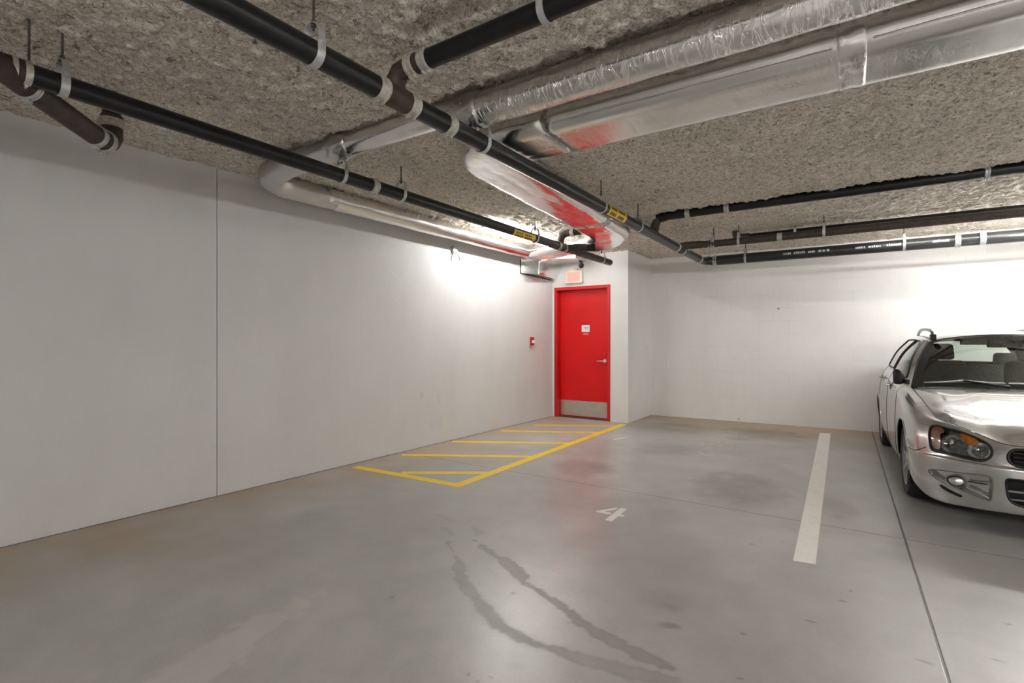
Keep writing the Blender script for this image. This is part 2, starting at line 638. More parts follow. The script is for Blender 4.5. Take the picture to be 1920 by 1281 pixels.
def wall_panel(name, p0, p1, thick, z0, z1, mat, dark=None):
    (x0, y0), (x1, y1) = p0, p1
    dx, dy = x1 - x0, y1 - y0
    L = math.hypot(dx, dy)
    nx, ny = -dy / L * thick, dx / L * thick
    o = MB().prism([(x0, y0), (x1, y1), (x1 + nx, y1 + ny), (x0 + nx, y0 + ny)], z0, z1).build(name, mat, None, False)
    return tag(o, kind='structure')


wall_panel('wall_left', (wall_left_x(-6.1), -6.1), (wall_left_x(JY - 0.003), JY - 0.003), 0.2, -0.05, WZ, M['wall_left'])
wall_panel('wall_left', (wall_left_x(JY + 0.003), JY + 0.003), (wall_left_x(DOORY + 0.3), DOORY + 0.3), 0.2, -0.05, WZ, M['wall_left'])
wall_panel('trim_1', (wall_left_x(JY) - 0.012, JY - 0.02), (wall_left_x(JY) - 0.012, JY + 0.02), 0.1, -0.05, WZ, M['dark_seal'])
# dark open gap at the foot of the left wall
mb = MB()
ya = -2.0
pts0, pts1 = [], []
for k in range(120):
    y = -2.0 + k * (DOORY + 2.0) / 119
    w = 0.009 + 0.006 * random.random()
    pts0.append((wall_left_x(y) - 0.001, y, 0.0012))
    pts1.append((wall_left_x(y) + w, y, 0.0012))
n = len(pts0)
mb.add(pts0 + pts1, [(i, i + 1, n + i + 1, n + i) for i in range(n - 1)])
tag(mb.build('trim_2', M['dark_seal'], None, False), kind='structure')

# door wall with an opening, its return and the block wall behind
mb = MB()
oy0, oy1 = DOORY, DOORY + 0.22
xl = wall_left_x(DOORY)
mb.box(xl - 0.1, FX0 + 0.012, oy0, oy1, -0.05, WZ)
mb.box(FX1 - 0.012, -2.935, oy0, oy1, -0.05, WZ)
mb.box(FX0 + 0.012, FX1 - 0.012, oy0, oy1, FTOP - 0.012, WZ)
tag(mb.build('wall_door', M['wall_plain'], None, False), kind='structure')
tag(MB().box(-3.14, -2.935, oy1, 9.0, -0.05, WZ).build('wall_return', M['wall_plain'], None, False), kind='structure')
tag(MB().box(-4.4, -3.14, 7.99, 8.02, -0.05, WZ).build('wall_behind_door', M['void'], None, False), kind='structure')
wall_panel('wall_back', (-3.0, wall_back_y(-3.0)), (7.6, wall_back_y(7.6)), 0.2, -0.05, WZ, M['wall_block'])
wall_panel('wall_right', (7.5, 9.3), (7.5, -6.1), 0.2, -0.05, WZ, M['wall_plain'])
wall_panel('wall_front', (7.6, -6.0), (-4.7, -6.0), 0.2, -0.05, WZ, M['wall_plain'])


# floor with its stains
def seg_dist(X, Y, pts, widths):
    """signed distance to a trail of varying width (negative inside)"""
    D = np.full(X.shape, 9.0)
    for i in range(len(pts) - 1):
        ax, ay = pts[i]
        bx, by = pts[i + 1]
        dx, dy = bx - ax, by - ay
        t = np.clip(((X - ax) * dx + (Y - ay) * dy) / (dx * dx + dy * dy), 0, 1)
        d = np.hypot(X - ax - t * dx, Y - ay - t * dy) - (widths[i] * (1 - t) + widths[i + 1] * t)
        D = np.minimum(D, d)
    return D


xs = np.concatenate([np.arange(-4.45, -2.2, 0.03), np.arange(-2.2, 0.32, 0.011), np.arange(0.32, 3.0, 0.022)])
ys = np.concatenate([np.arange(0.7, 1.5, 0.02), np.arange(1.5, 3.2, 0.010), np.arange(3.2, 9.1, 0.022)])
me, X, Y = grid_mesh('floor', xs, ys, lambda x, y: np.zeros_like(x))
wob = 0.035 * (vnoise(X * 14, Y * 14) - 0.5) + 0.022 * (vnoise(X * 38, Y * 38) - 0.5)
T1 = [(838, 1015), (850, 1035), (858, 1050), (866, 1085), (888, 1120), (912, 1146), (948, 1180), (985, 1200), (1030, 1216), (1080, 1232), (1130, 1247), (1190, 1262), (1260, 1276)]
W1 = [.008, .006, .018, .036, .026, .024, .030, .030, .026, .034, .036, .04, .04]
T2 = [(888, 1013), (912, 1030), (936, 1046), (958, 1062), (974, 1080), (976, 1090), (1000, 1102), (1030, 1122), (1064, 1146), (1092, 1170), (1120, 1186), (1170, 1212), (1260, 1255)]
W2 = [.008, .012, .024, .040, .046, .016, .010, .014, .022, .032, .034, .034, .03]
T3 = [(880, 985), (892, 993), (904, 999), (896, 1002)]
stain = np.zeros_like(X)
for T, W, amt in ((T1, W1, 0.50), (T2, W2, 0.66), (T3, [.01, .014, .02, .01], 0.30),
                  ([(820, 965), (838, 972), (858, 978)], [.02, .02, .01], 0.22), ([(835, 990), (850, 1004)], [.012, .012], 0.35),
                  ([(1240, 1135), (1262, 1142)], [.02, .02], 0.18), ([(1246, 1172), (1272, 1175)], [.02, .02], 0.3)):
    d = seg_dist(X, Y, [on_floor(*p) for p in T], W) + wob
    body = np.clip(-d / 0.012 + 0.5, 0, 1)
    rim = np.exp(-((d + 0.004) / 0.008) ** 2)
    stain = np.maximum(stain, amt * body * (0.75 + 0.25 * vnoise(X * 20, Y * 20)) + amt * 0.25 * rim)
oil = np.zeros_like(X)


def blob(u, v, ru, rv, amt, soft=1.0):
    cx, cy = on_floor(u, v)
    ex, ey = on_floor(u + ru, v)
    fx, fy = on_floor(u, v + rv)
    a = np.hypot(ex - cx, ey - cy)
    c = np.hypot(fx - cx, fy - cy)
    # radial axis points away from the camera
    rx, ry = cx / math.hypot(cx, cy), cy / math.hypot(cx, cy)
    dr = (X - cx) * rx + (Y - cy) * ry
    dt = -(X - cx) * ry + (Y - cy) * rx
    q = (dt / a) ** 2 + (dr / c) ** 2 + 0.6 * (vnoise(X * 7, Y * 7) - 0.5) + 0.4 * (vnoise(X * 19, Y * 19) - 0.5)
    return amt * np.clip(1.1 - q, 0, 1) ** soft


for p in ((1385, 915, 85, 40, .55), (1360, 905, 40, 18, .40), (1100, 876, 60, 20, .42), (1255, 842, 70, 14, .40), (1440, 815, 90, 14, .45), (1250, 800, 90, 12, .45), (1390, 822, 30, 5, .5),
          (1560, 950, 45, 26, .40), (1570, 968, 16, 8, .5), (1240, 1128, 55, 26, .16), (1262, 1140, 30, 14, .25), (1258, 1173, 20, 7, .4), (960, 1250, 20, 12, .1)):
    oil = np.maximum(oil, blob(*p))
for p in ((1393, 1188, 5, 3), (1388, 1272, 8, 3), (962, 1112, 5, 3), (878, 1264, 4, 6), (896, 1277, 5, 3), (920, 1270, 5, 4), (735, 1120, 4, 3), (1700, 1020, 6, 4),
          (1595, 1108, 4, 3), (1580, 1127, 7, 2), (1870, 1238, 14, 2), (1735, 1241, 16, 2), (1520, 1165, 12, 2), (1890, 1170, 8, 2), (1465, 1015, 4, 2), (1410, 1020, 4, 2)):
    oil = np.maximum(oil, blob(p[0], p[1], p[2], p[3], 0.6))
# the car's sheltered strip
edge = np.minimum(np.minimum(X - (-4.405 + 0.017 * (Y - 0.88)), 8.772 + 0.0326 * (X + 2.894) - Y), 9)
inn = 1.0 * np.clip(1 - edge / (0.7 + 1.3 * vnoise(X * 1.3, Y * 1.3)), 0, 1)
far = 0.8 * np.clip((Y - 6.3) / 2.2, 0, 1) * np.clip((X + 3.0) / 0.6, 0, 1) * vnoise(X * 2 + 7, Y * 3)
dust = np.clip(inn * (0.4 + 0.6 * vnoise(X * 5, Y * 5)) + far, 0, 0.75)
pale = np.zeros_like(X)
for p in ((1350, 835, 46, 14), (1375, 815, 30, 9), (1325, 850, 40, 6)):
    pale = np.maximum(pale, blob(*p, 1.0) * np.clip((vnoise(X * 26, Y * 26) - 0.5) * 5, 0, 1) * 0.5)
pale = np.maximum(pale, 0.75 * np.clip(-(seg_dist(X, Y, [on_floor(*p) for p in ((610, 1106), (500, 1165), (400, 1235), (330, 1281))], [.03, .10, .13, .14]) + wob * 2.5) / 0.03, 0, 1) * (0.6 + 0.4 * vnoise(X * 9, Y * 9)))
for nm, A in (('stain', stain), ('oil', oil), ('dust', dust), ('pale', pale)):
    at = me.attributes.new(nm, 'FLOAT', 'POINT')
    at.data.foreach_set('value', A.astype(np.float32).ravel())
tag(link('floor', me, M['floor']), kind='structure')
mb = MB()
zf = -0.001
for (x0, x1, y0, y1) in ((-4.7, 7.7, -6.1, ys[0]), (xs[-1], 7.7, ys[0], 9.4)):
    mb.add([(x0, y0, 0), (x1, y0, 0), (x1, y1, 0), (x0, y1, 0)], [(0, 1, 2, 3)])
mb.box(-4.8, 7.8, -6.2, 9.6, -0.2, -0.004)
tag(mb.build('floor', M['floor'], None, False), kind='structure')

# ------------------------------------------------------------------ door
door = MB().box(FX0 + 0.055, FX1 - 0.055, DOORY + 0.105, DOORY + 0.150, 0.012, FTOP - 0.055).build('door_1', M['red_door'], None, False, bevel=0.002)
tag(door, kind='structure')
mb = MB()
for (a, b_) in ((FX0, FX0 + 0.052), (FX1 - 0.052, FX1)):
    mb.box(a, b_, DOORY - 0.012, DOORY + 0.16, 0.0, FTOP)
mb.box(FX0 + 0.052, FX1 - 0.052, DOORY - 0.012, DOORY + 0.16, FTOP - 0.052, FTOP)
mb.box(FX0 + 0.052, FX0 + 0.068, DOORY + 0.15, DOORY + 0.17, 0.0, FTOP - 0.05)
mb.box(FX1 - 0.068, FX1 - 0.052, DOORY + 0.15, DOORY + 0.17, 0.0, FTOP - 0.05)
mb.build('door_frame', M['red_frame'], door, False, bevel=0.003)
LY = DOORY + 0.105
MB().box(FX0 + 0.065, FX1 - 0.065, LY - 0.003, LY + 0.001, 0.03, 0.285).build('kick_plate', M['steel'], door, False)['label'] = 'brushed steel kick plate'
MB().box(FX0 + 0.052, FX1 - 0.052, DOORY + 0.02, DOORY + 0.16, 0.0, 0.010).build('threshold', M['rod'], door, False)
hx, hz = FX1 - 0.135, 0.965
mb = MB()
mb.lathe([(0.0, -0.012), (0.030, -0.012), (0.033, 0.0)], (hx, LY, hz), (0, 1, 0), 24)
mb.tube([(hx, LY, hz), (hx, LY - 0.05, hz)], 0.011, 12)
mb.tube([(hx + 0.004, LY - 0.05, hz), (hx - 0.06, LY - 0.055, hz - 0.002), (hx - 0.125, LY - 0.045, hz - 0.006)], [0.012, 0.011, 0.009], 12)
mb.build('door_handle', M['chrome'], door)
mb = MB().lathe([(0.0, -0.014), (0.018, -0.012), (0.022, 0.0)], (hx, LY, hz + 0.105), (0, 1, 0), 20)
mb.build('lock_cylinder', M['red_frame'], door)
mb = MB()
for zc in (0.22, 1.05, 1.9):
    mb.tube([(FX0 + 0.056, LY - 0.006, zc - 0.06), (FX0 + 0.056, LY - 0.006, zc + 0.06)], 0.008, 10)
mb.build('hinge', M['red_frame'], door)
sx0, sx1, sz0, sz1 = -3.785, -3.640, 1.440, 1.552
sg = MB().box(sx0, sx1, LY - 0.006, LY, sz0, sz1).build('door_sign', M['sign_white'], door, False, bevel=0.002)
sg['label'] = 'small white sign plate'
mb = MB()
for (zz, a, b_) in ((1.512, 0.30, 0.78), (1.490, 0.40, 0.74)):
    x = sx0 + a * (sx1 - sx0)
    while x < sx0 + b_ * (sx1 - sx0):
        w = 0.007
        mb.box(x, x + w, LY - 0.008, LY - 0.0055, zz - 0.007, zz + 0.007)
        x += w + 0.004
mb.build('lettering', M['sign_ink'], sg, False)
mb = MB()
x = -3.755
for w in (0.014, 0.010, 0.016, 0.014, 0.012):
    mb.box(x, x + w, LY - 0.003, LY + 0.0005, 1.392, 1.418)
    x += w + 0.006
mb.build('lettering', M['sign_pink'], sg, False)

# exit sign over the door
root = empty('exit_sign', (-3.85, DOORY, 2.24))
tag(root, 'glowing pink exit sign in a cream case above the red door', 'exit sign')
ex0, ex1, ez0, ez1 = -4.010, -3.700, 2.245, 2.455
adopt(MB().box(ex0, ex1, DOORY - 0.06, DOORY - 0.001, ez0, ez1).build('case', M['cream_plastic'], None, False, bevel=0.012), root)
adopt(MB().box(ex0 + 0.035, ex1 - 0.04, DOORY - 0.064, DOORY - 0.055, ez0 + 0.03, ez1 - 0.022).build('face_panel', M['exit_face'], None, False, bevel=0.002), root)
adopt(MB().box(ex0 + 0.05, ex1 - 0.10, DOORY - 0.045, DOORY - 0.01, ez1 - 0.002, ez1 + 0.028).build('mounting_canopy', M['cream_plastic'], None, False, bevel=0.006), root)

# dark little box of wiring above the exit sign
o = MB().lathe([(0.0, -0.05), (0.028, -0.045), (0.042, -0.02), (0.045, 0.0)], (-3.74, DOORY, 2.535), (0, 1, 0), 20).build('junction_cover', M['cast_iron'])
tag(o, 'small round dark cover on the wall just above the exit sign', 'junction cover')

# fire alarm pull station on the left wall
ay_ = 6.99
ax_ = wall_left_x(ay_)
root = empty('fire_alarm', (ax_, ay_, 1.28))
tag(root, 'small red fire alarm call point on the white wall left of the door', 'fire alarm')
adopt(MB().box(ax_ + 0.0, ax_ + 0.012, ay_ - 0.055, ay_ + 0.055, 1.205, 1.36).build('back_plate', M['sign_pink'], None, False, bevel=0.004), root)
adopt(MB().box(ax_ + 0.010, ax_ + 0.045, ay_ - 0.042, ay_ + 0.042, 1.22, 1.35).build('housing', M['alarm_red'], None, False, bevel=0.008), root)
adopt(MB().box(ax_ + 0.044, ax_ + 0.056, ay_ - 0.03, ay_ + 0.03, 1.255, 1.30).build('pull_bar', M['sign_white'], None, False, bevel=0.003), root)

# white twin-legged bracket high on the left wall
by_ = 5.12
bx_ = wall_left_x(by_)
root = empty('wall_bracket', (bx_, by_, 2.45))
tag(root, 'small pale metal bracket with two legs high on wall below foil duct', 'wall bracket')
adopt(MB().box(bx_, bx_ + 0.05, by_ - 0.05, by_ + 0.03, 2.435, 2.515).build('bracket_body', M['galv'], None, False, bevel=0.012), root)
for (dy, dz, k) in ((-0.085, -0.085, 0), (0.085, -0.06, 1)):
    mb = MB().tube([(bx_ + 0.03, by_ - 0.01, 2.445), (bx_ + 0.045, by_ + dy * 0.6, 2.41), (bx_ + 0.05, by_ + dy, 2.44 + dz), (bx_ + 0.05, by_ + dy * 1.0, 2.40 + dz)], [0.013, 0.012, 0.016, 0.017], 12)
    adopt(mb.build('bracket_leg', M['galv']), root)

# tiny fixings left in the back wall
for (u, v, lab) in ((1460, 578, 'small grey anchor bolt alone high on the white block wall'), (1385, 785, 'small grey anchor stub at the foot of the block wall')):
    rx, ry, rz = ray(u, v)
    t = wall_back_y(0) / ry
    for _ in range(4):
        t = wall_back_y(rx * t) / ry
    p = (rx * t, wall_back_y(rx * t), H + rz * t)
    o = MB().lathe([(0.0, -0.03), (0.008, -0.028), (0.010, -0.012), (0.016, -0.010), (0.018, 0.004)], p, (0, 1, 0), 12).build('anchor_bolt', M['galv'])
    tag(o, lab, 'bolt')
o = MB().lathe([(0.0, -0.02), (0.014, -0.018), (0.018, 0.002)], (-2.935, 8.60, 1.17), (-1, 0, 0), 14).build('wall_button', M['white_plastic'])
tag(o, 'tiny white button on the wall return near the inner corner', 'button')

# ------------------------------------------------------------------ floor markings
FZ0, FZ1 = 0.0006, 0.0016


def stripe(p, q, w):
    (x0, y0), (x1, y1) = p, q
    dx, dy = x1 - x0, y1 - y0
    L = math.hypot(dx, dy)
    nx, ny = -dy / L * w / 2, dx / L * w / 2
    return [(x0 - nx, y0 - ny), (x1 - nx, y1 - ny), (x1 + nx, y1 + ny), (x0 + nx, y0 + ny)]


root = empty('hatched_marking', (-3.5, 5.4, 0))
tag(root, 'yellow hatched no-parking area painted on floor beside the left wall', 'floor marking')
adopt(MB().prism(stripe((-2.925, 3.47), (-2.955, 7.55), 0.10), FZ0, FZ1).build('border_stripe', M['paint_yellow'], None, False), root)
adopt(MB().prism(stripe((-4.23, 3.46), (-2.875, 3.52), 0.10), FZ0 + 0.0002, FZ1 + 0.0002).build('border_stripe', M['paint_yellow'], None, False), root)
for (p, q) in (((-3.66, 3.55), (-2.97, 4.01)), ((-4.24, 4.12), (-2.97, 4.85)), ((-4.27, 5.02), (-2.97, 5.755)), ((-4.20, 6.00), (-2.98, 6.64)), ((-4.05, 6.71), (-2.98, 7.33))):
    adopt(MB().prism(stripe(p, q, 0.095), FZ0 - 0.0002, FZ1 - 0.0003).build('diagonal_stripe', M['paint_yellow'], None, False), root)

o = MB().prism([(-0.293, 3.398), (-0.180, 3.411), (-0.262, 8.40), (-0.392, 8.33)], FZ0, FZ1).build('parking_line', M['paint_white'], None, False)
tag(o, 'long white parking bay line painted between the car and number four', 'parking line')
o = MB().prism(stripe(on_floor(1150, 824), on_floor(1176, 820), 0.035), FZ0, FZ1).build('paint_mark', M['paint_white'], None, False)
tag(o, 'short faint white paint dash on floor by end of yellow hatching', 'floor marking')
mb = MB()
mb.prism([(-1.483, 3.420), (-1.428, 3.422), (-1.437, 3.738), (-1.487, 3.738)], FZ0, FZ1)
mb.prism([(-1.615, 3.562), (-1.590, 3.604), (-1.508, 3.735), (-1.508, 3.672), (-1.558, 3.596)], FZ0, FZ1)
mb.prism([(-1.612, 3.548), (-1.598, 3.592), (-1.500, 3.590), (-1.497, 3.548)], FZ0 + 0.0001, FZ1 + 0.0001)
mb.prism([(-1.430, 3.552), (-1.398, 3.552), (-1.399, 3.592), (-1.433, 3.592)], FZ0, FZ1)
o = mb.build('parking_number', M['paint_white'], None, False)
tag(o, 'white stencilled number 4 painted on the grey parking floor', 'parking number')


# ------------------------------------------------------------------ pipes
def band(mb, p, axis, r, w=0.055, seg=28):
    """no-hub clamp: sleeve with two raised straps"""
    prof = [(r + 0.0005, -w / 2), (r + 0.005, -w / 2)]
    for c_ in (-0.28, 0.28):
        prof += [(r + 0.005, (c_ - 0.13) * w), (r + 0.009, (c_ - 0.12) * w), (r + 0.009, (c_ + 0.12) * w), (r + 0.005, (c_ + 0.13) * w)]
    prof += [(r + 0.005, w / 2), (r + 0.0005, w / 2)]
    mb.lathe(prof, p, axis, seg)
    ax = Vector(axis).normalized()
    e = ax.cross(Vector((0.3, 0.2, 1))).normalized()
    for c_ in (-0.28, 0.28):
        q = Vector(p) + ax * (c_ * w) + Vector((0, 0, -1)) * (r + 0.012)
        side = ax.cross(Vector((0, 0, 1))).normalized()
        mb.tube([q - side * 0.014, q + side * 0.014], 0.006, 8)
    return mb


HANGERS = []


def hanger(p, axis, r, label, ztop=None, w=0.028):
    """clevis hanger: strap under the pipe, yoke over it, threaded rod to the ceiling"""
    root = empty('pipe_hanger', p)
    tag(root, label, 'pipe hanger', 'pipe hangers under the ceiling')
    ax = Vector(axis).normalized()
    side = ax.cross(Vector((0, 0, 1))).normalized()
    P = Vector(p)
    up = Vector((0, 0, 1))
    # strap as a swept flat band
    def sweep(pts, half, thick, name, mat):
        mb = MB()
        verts = []
        for i, q in enumerate(pts):
            a = pts[max(0, i - 1)]
            b_ = pts[min(len(pts) - 1, i + 1)]
            t = (b_ - a).normalized()
            n = t.cross(ax).normalized()
            for (s1, s2) in ((-1, -1), (1, -1), (1, 1), (-1, 1)):
                verts.append(q + ax * (half * s1) + n * (thick * s2))
        faces = [(0, 1, 2, 3), tuple(len(verts) - 4 + k for k in (3, 2, 1, 0))]
        for i in range(len(pts) - 1):
            for k in range(4):
                k2 = (k + 1) % 4
                faces.append((i * 4 + k, i * 4 + k2, (i + 1) * 4 + k2, (i + 1) * 4 + k))
        mb.add(verts, faces)
        return adopt(mb.build(name, mat), root)
    R = r + 0.0035
    pts = [P + side * R + up * 0.042]
    for k in range(19):
        a = -PI * k / 18
        pts.append(P + side * (R * math.cos(a)) + up * (R * math.sin(a)))
    pts.append(P - side * R + up * 0.042)
    sweep(pts, w / 2, 0.0022, 'strap', M['galv'])
    top = min(r + 0.072, CZ - 0.02 - p[2])
    ry = R + 0.002
    yoke = [P + side * ry + up * 0.018, P + side * ry + up * (r * 0.75)]
    for k in range(1, 8):
        a = PI * k / 8
        yoke.append(P + side * (ry * math.cos(a)) + up * (r * 0.75 + (top - r * 0.75) * math.sin(a) ** 0.8))
    yoke += [P - side * ry + up * (r * 0.75), P - side * ry + up * 0.018]
    sweep(yoke, w / 2 * 0.85, 0.0022, 'yoke', M['galv'])
    mb = MB().tube([P - side * (ry + 0.014) + up * 0.034, P + side * (ry + 0.014) + up * 0.034], 0.0055, 8)
    for s_ in (-1, 1):
        mb.tube([P + side * s_ * (ry + 0.004) + up * 0.034, P + side * s_ * (ry + 0.013) + up * 0.034], 0.0105, 6)
    adopt(mb.build('bolt', M['galv']), root)
    zt = ztop or (CZ + 0.03)
    mb = MB().tube([P + up * (top - 0.03), Vector((p[0], p[1], zt))], 0.0052, 8)
    mb.tube([P + up * (top - 0.014), P + up * (top - 0.003)], 0.011, 6)
    mb.tube([P + up * (top + 0.004), P + up * (top + 0.014)], 0.011, 6)
    adopt(mb.build('rod', M['rod']), root)
    return root


AXY, AXX = (0, 1, 0), (1, 0, 0)


def y_at(u, v, z):
    return on_floor(u, v, z)[1]


def x_at(u, v, z):
    return on_floor(u, v, z)[0]


# left pipe ---------------------------------------------------------------
LX, LZ, LR = -3.055, 2.470, 0.048


def LYu(u):
    """distance along the left pipe at picture column u"""
    a = (u - 960) / 960
    dx, dy = -_s + a * _c, _c + a * _s
    return LX / dx * dy


lp = MB().tube([(LX, 0.66, LZ), (LX, 3.6, LZ), (LX, LYu(1143), LZ)], LR, 32).build('drain_pipe', M['pipe_black'])
tag(lp, 'long black drain pipe under the ceiling nearest the left wall', 'pipe')
i0 = MB().tube([(LX, -1.5, LZ), (LX, 0.70, LZ)], LR + 0.006, 32).build('pipe_end', M['cast_iron'], lp)
for u in (36, 700):
    band(MB(), (LX, LYu(u), LZ), AXY, LR, 0.075 if u < 100 else 0.06).build('clamp_band', M['band'], lp)
for u in (1046, 1058):
    band(MB(), (LX, LYu(u), LZ), AXY, LR, 0.05).build('clamp_band', M['band'], lp)
# double wye near the door: two short upward-right branches
yw = LYu(1052)
mb = MB()
mb.tube([(LX, yw - 0.12, LZ), (LX, yw + 0.18, LZ)], LR + 0.005, 28)
mb.tube([(LX, yw - 0.03, LZ + 0.01), (LX + 0.005, yw - 0.02, LZ + 0.085), (LX + 0.025, yw - 0.01, LZ + 0.135), (LX + 0.075, yw, LZ + 0.160), (LX + 0.17, yw, LZ + 0.163)], LR * 0.9, 20)
mb.tube([(LX, yw + 0.10, LZ), (LX + 0.12, yw + 0.22, LZ + 0.012), (LX + 0.22, yw + 0.32, LZ + 0.018)], LR * 0.95, 20)
mb.build('wye_fitting', M['cast_iron'], lp)
MB().tube([(LX + 0.165, yw, LZ + 0.163), (LX + 0.36, yw, LZ + 0.163)], LR * 0.88, 20).build('branch_pipe', M['pipe_black'], lp)
band(MB(), (LX + 0.165, yw, LZ + 0.163), AXX, LR * 0.9, 0.05).build('clamp_band', M['band'], lp)
d45 = (0.70, 0.71, 0.03)
MB().tube([(LX + 0.20, yw + 0.30, LZ + 0.017), (LX + 0.275, yw + 0.376, LZ + 0.02)], LR * 1.08, 20).build('cleanout_cap', M['pipe_black'], lp)
MB().lathe([(0, 0.012), (0.018, 0.012), (0.020, 0.0)], (LX + 0.276, yw + 0.377, LZ + 0.02), d45, 6).build('cleanout_plug', M['chrome'], lp)
HL = ('galvanised hanger on left black pipe at the far left of picture', 'galvanised hanger on left black pipe beside the foil duct elbow',
      'galvanised hanger on left black pipe with rod over mid span', 'galvanised hanger on left black pipe beside its yellow label')
for u, lab in zip((117, 641, 752, 1003), HL):
    hanger((LX, LYu(u), LZ), AXY, LR, lab, w=0.034 if u < 200 else 0.028)
hanger((LX, LYu(1128), LZ), AXY, LR, 'galvanised hanger at the door end of left black pipe')
o = MB().tube([(LX - 0.02, LYu(57), LZ + LR), (LX - 0.02, LYu(57), CZ + 0.03)], 0.005, 8).build('ceiling_rod', M['rod'])
tag(o, 'bare dark rod rising to ceiling beside the clamp at far left', 'rod')


def pipe_label(parent, axis_pt, length, r, facing, rows, name_lab, along_y=True):
    """yellow wrap label with dark print, on the side of the pipe that faces the room"""
    x, y, z = axis_pt
    a0, a1 = facing

    def patch(l0, l1, b0, b1, rr, seg=12):
        v, f = [], []
        for i in range(seg + 1):
            a = b0 + (b1 - b0) * i / seg
            for l in (l0, l1):
                v.append((x + rr * math.cos(a), y + l, z + rr * math.sin(a)))
        for i in range(seg):
            f.append((2 * i, 2 * i + 1, 2 * i + 3, 2 * i + 2))
        return v, f
    lab = MB().add(*patch(-length / 2, length / 2, a0, a1, r + 0.002)).build('pipe_label', M['label_yellow'], parent)
    mb = MB()
    da = (a1 - a0)
    for k in range(rows):
        c0 = a0 + da * (0.16 + 0.68 * k / rows)
        c1 = c0 + da * 0.68 / rows * 0.62
        l = -length * 0.42
        for q in range(9):
            w = length * random.choice((0.055, 0.07, 0.08))
            if q != 4:
                mb.add(*patch(l, l + w, c0, c1, r + 0.0034, 6))
            l += w + length * 0.022
    mb.build('lettering', M['label_ink'], lab)
    mb = MB()
    for e0, e1 in ((a0, a0 + da * 0.05), (a1 - da * 0.05, a1)):
        mb.add(*patch(-length / 2, length / 2, e0, e1, r + 0.003, 4))
    mb.build('border', M['label_ink'], lab)
    return lab


yl0, yl1 = LYu(958), LYu(998)
lab = pipe_label(lp, (LX, (yl0 + yl1) / 2, LZ), yl1 - yl0, LR, (math.radians(-75), math.radians(20)), 2, '')
lab['label'] = 'yellow label with dark print'

# diagonal cast iron branch at far left ------------------------------------
bz = 2.425
A = Vector((LX + 0.03, 0.60, LZ - 0.02))
E1 = Vector((-3.555, 1.165, bz - 0.02))
mb = MB()
dirv = (E1 - A).normalized()
mb.tube([A - dirv * 0.1, A + dirv * 0.3, E1 - dirv * 0.1], 0.053, 28, False)
mb.tube([E1 - dirv * 0.1, E1 - dirv * 0.05 + Vector((0, 0, 0.005)), E1 - dirv * 0.012 + Vector((0, 0, 0.025)), E1 + dirv * 0.012 + Vector((0, 0, 0.06)), E1 + dirv * 0.02 + Vector((0, 0, 0.11)), E1 + dirv * 0.02 + Vector((0, 0, 0.18))],
        [0.053, 0.057, 0.060, 0.058, 0.053, 0.053], 28)
bp = mb.build('branch_pipe', M['cast_iron'])
tag(bp, 'short brown iron branch pipe slanting to the wall at far left', 'pipe')
MB().tube([E1 + dirv * 0.02 + Vector((0, 0, 0.16)), E1 + dirv * 0.02 + Vector((0, 0, 0.42))], 0.046, 24).build('riser', M['pipe_black'], bp)
for q in (A + dirv * 0.16, E1 - dirv * 0.125):
    band(MB(), q, dirv, 0.053, 0.03).build('clamp_band', M['galv'], bp)
band(MB(), E1 - dirv * 0.05 + Vector((0, 0, 0.003)), dirv, 0.057, 0.03).build('clamp_band', M['band'], bp)
band(MB(), E1 + dirv * 0.02 + Vector((0, 0, 0.135)), (0, 0, 1), 0.053, 0.05).build('clamp_band', M['band'], bp)

# centre pipe --------------------------------------------------------------
CXp, CZp, CR = -1.870, 2.480, 0.0515


def CYu(u):
    a = (u - 960) / 960
    dx, dy = -_s + a * _c, _c + a * _s
    return CXp / dx * dy


yend = 7.98
cp = MB().tube([(CXp, -2.0, CZp), (CXp, 2.0, CZp), (CXp, CYu(1268), CZp)], CR, 36).build('drain_pipe', M['pipe_black'])
tag(cp, 'long black drain pipe crossing overhead towards the inner corner', 'pipe')
for u in (712, 770, 840):
    band(MB(), (CXp, CYu(u), CZp), AXY, CR, 0.06).build('clamp_band', M['band'], cp)
ywc = CYu(742)
mb = MB()
mb.tube([(CXp, CYu(714), CZp), (CXp, CYu(768), CZp)], CR + 0.004, 30)
mb.tube([(CXp, ywc, CZp), (CXp + 0.0, ywc, CZp + 0.075), (CXp + 0.03, ywc, CZp + 0.112), (CXp + 0.09, ywc + 0.004, CZp + 0.125), (CXp + 0.20, ywc + 0.004, CZp + 0.125)], [0.05, 0.049, 0.048, 0.046, 0.046], 26)
mb.build('tee_fitting', M['cast_iron'], cp)
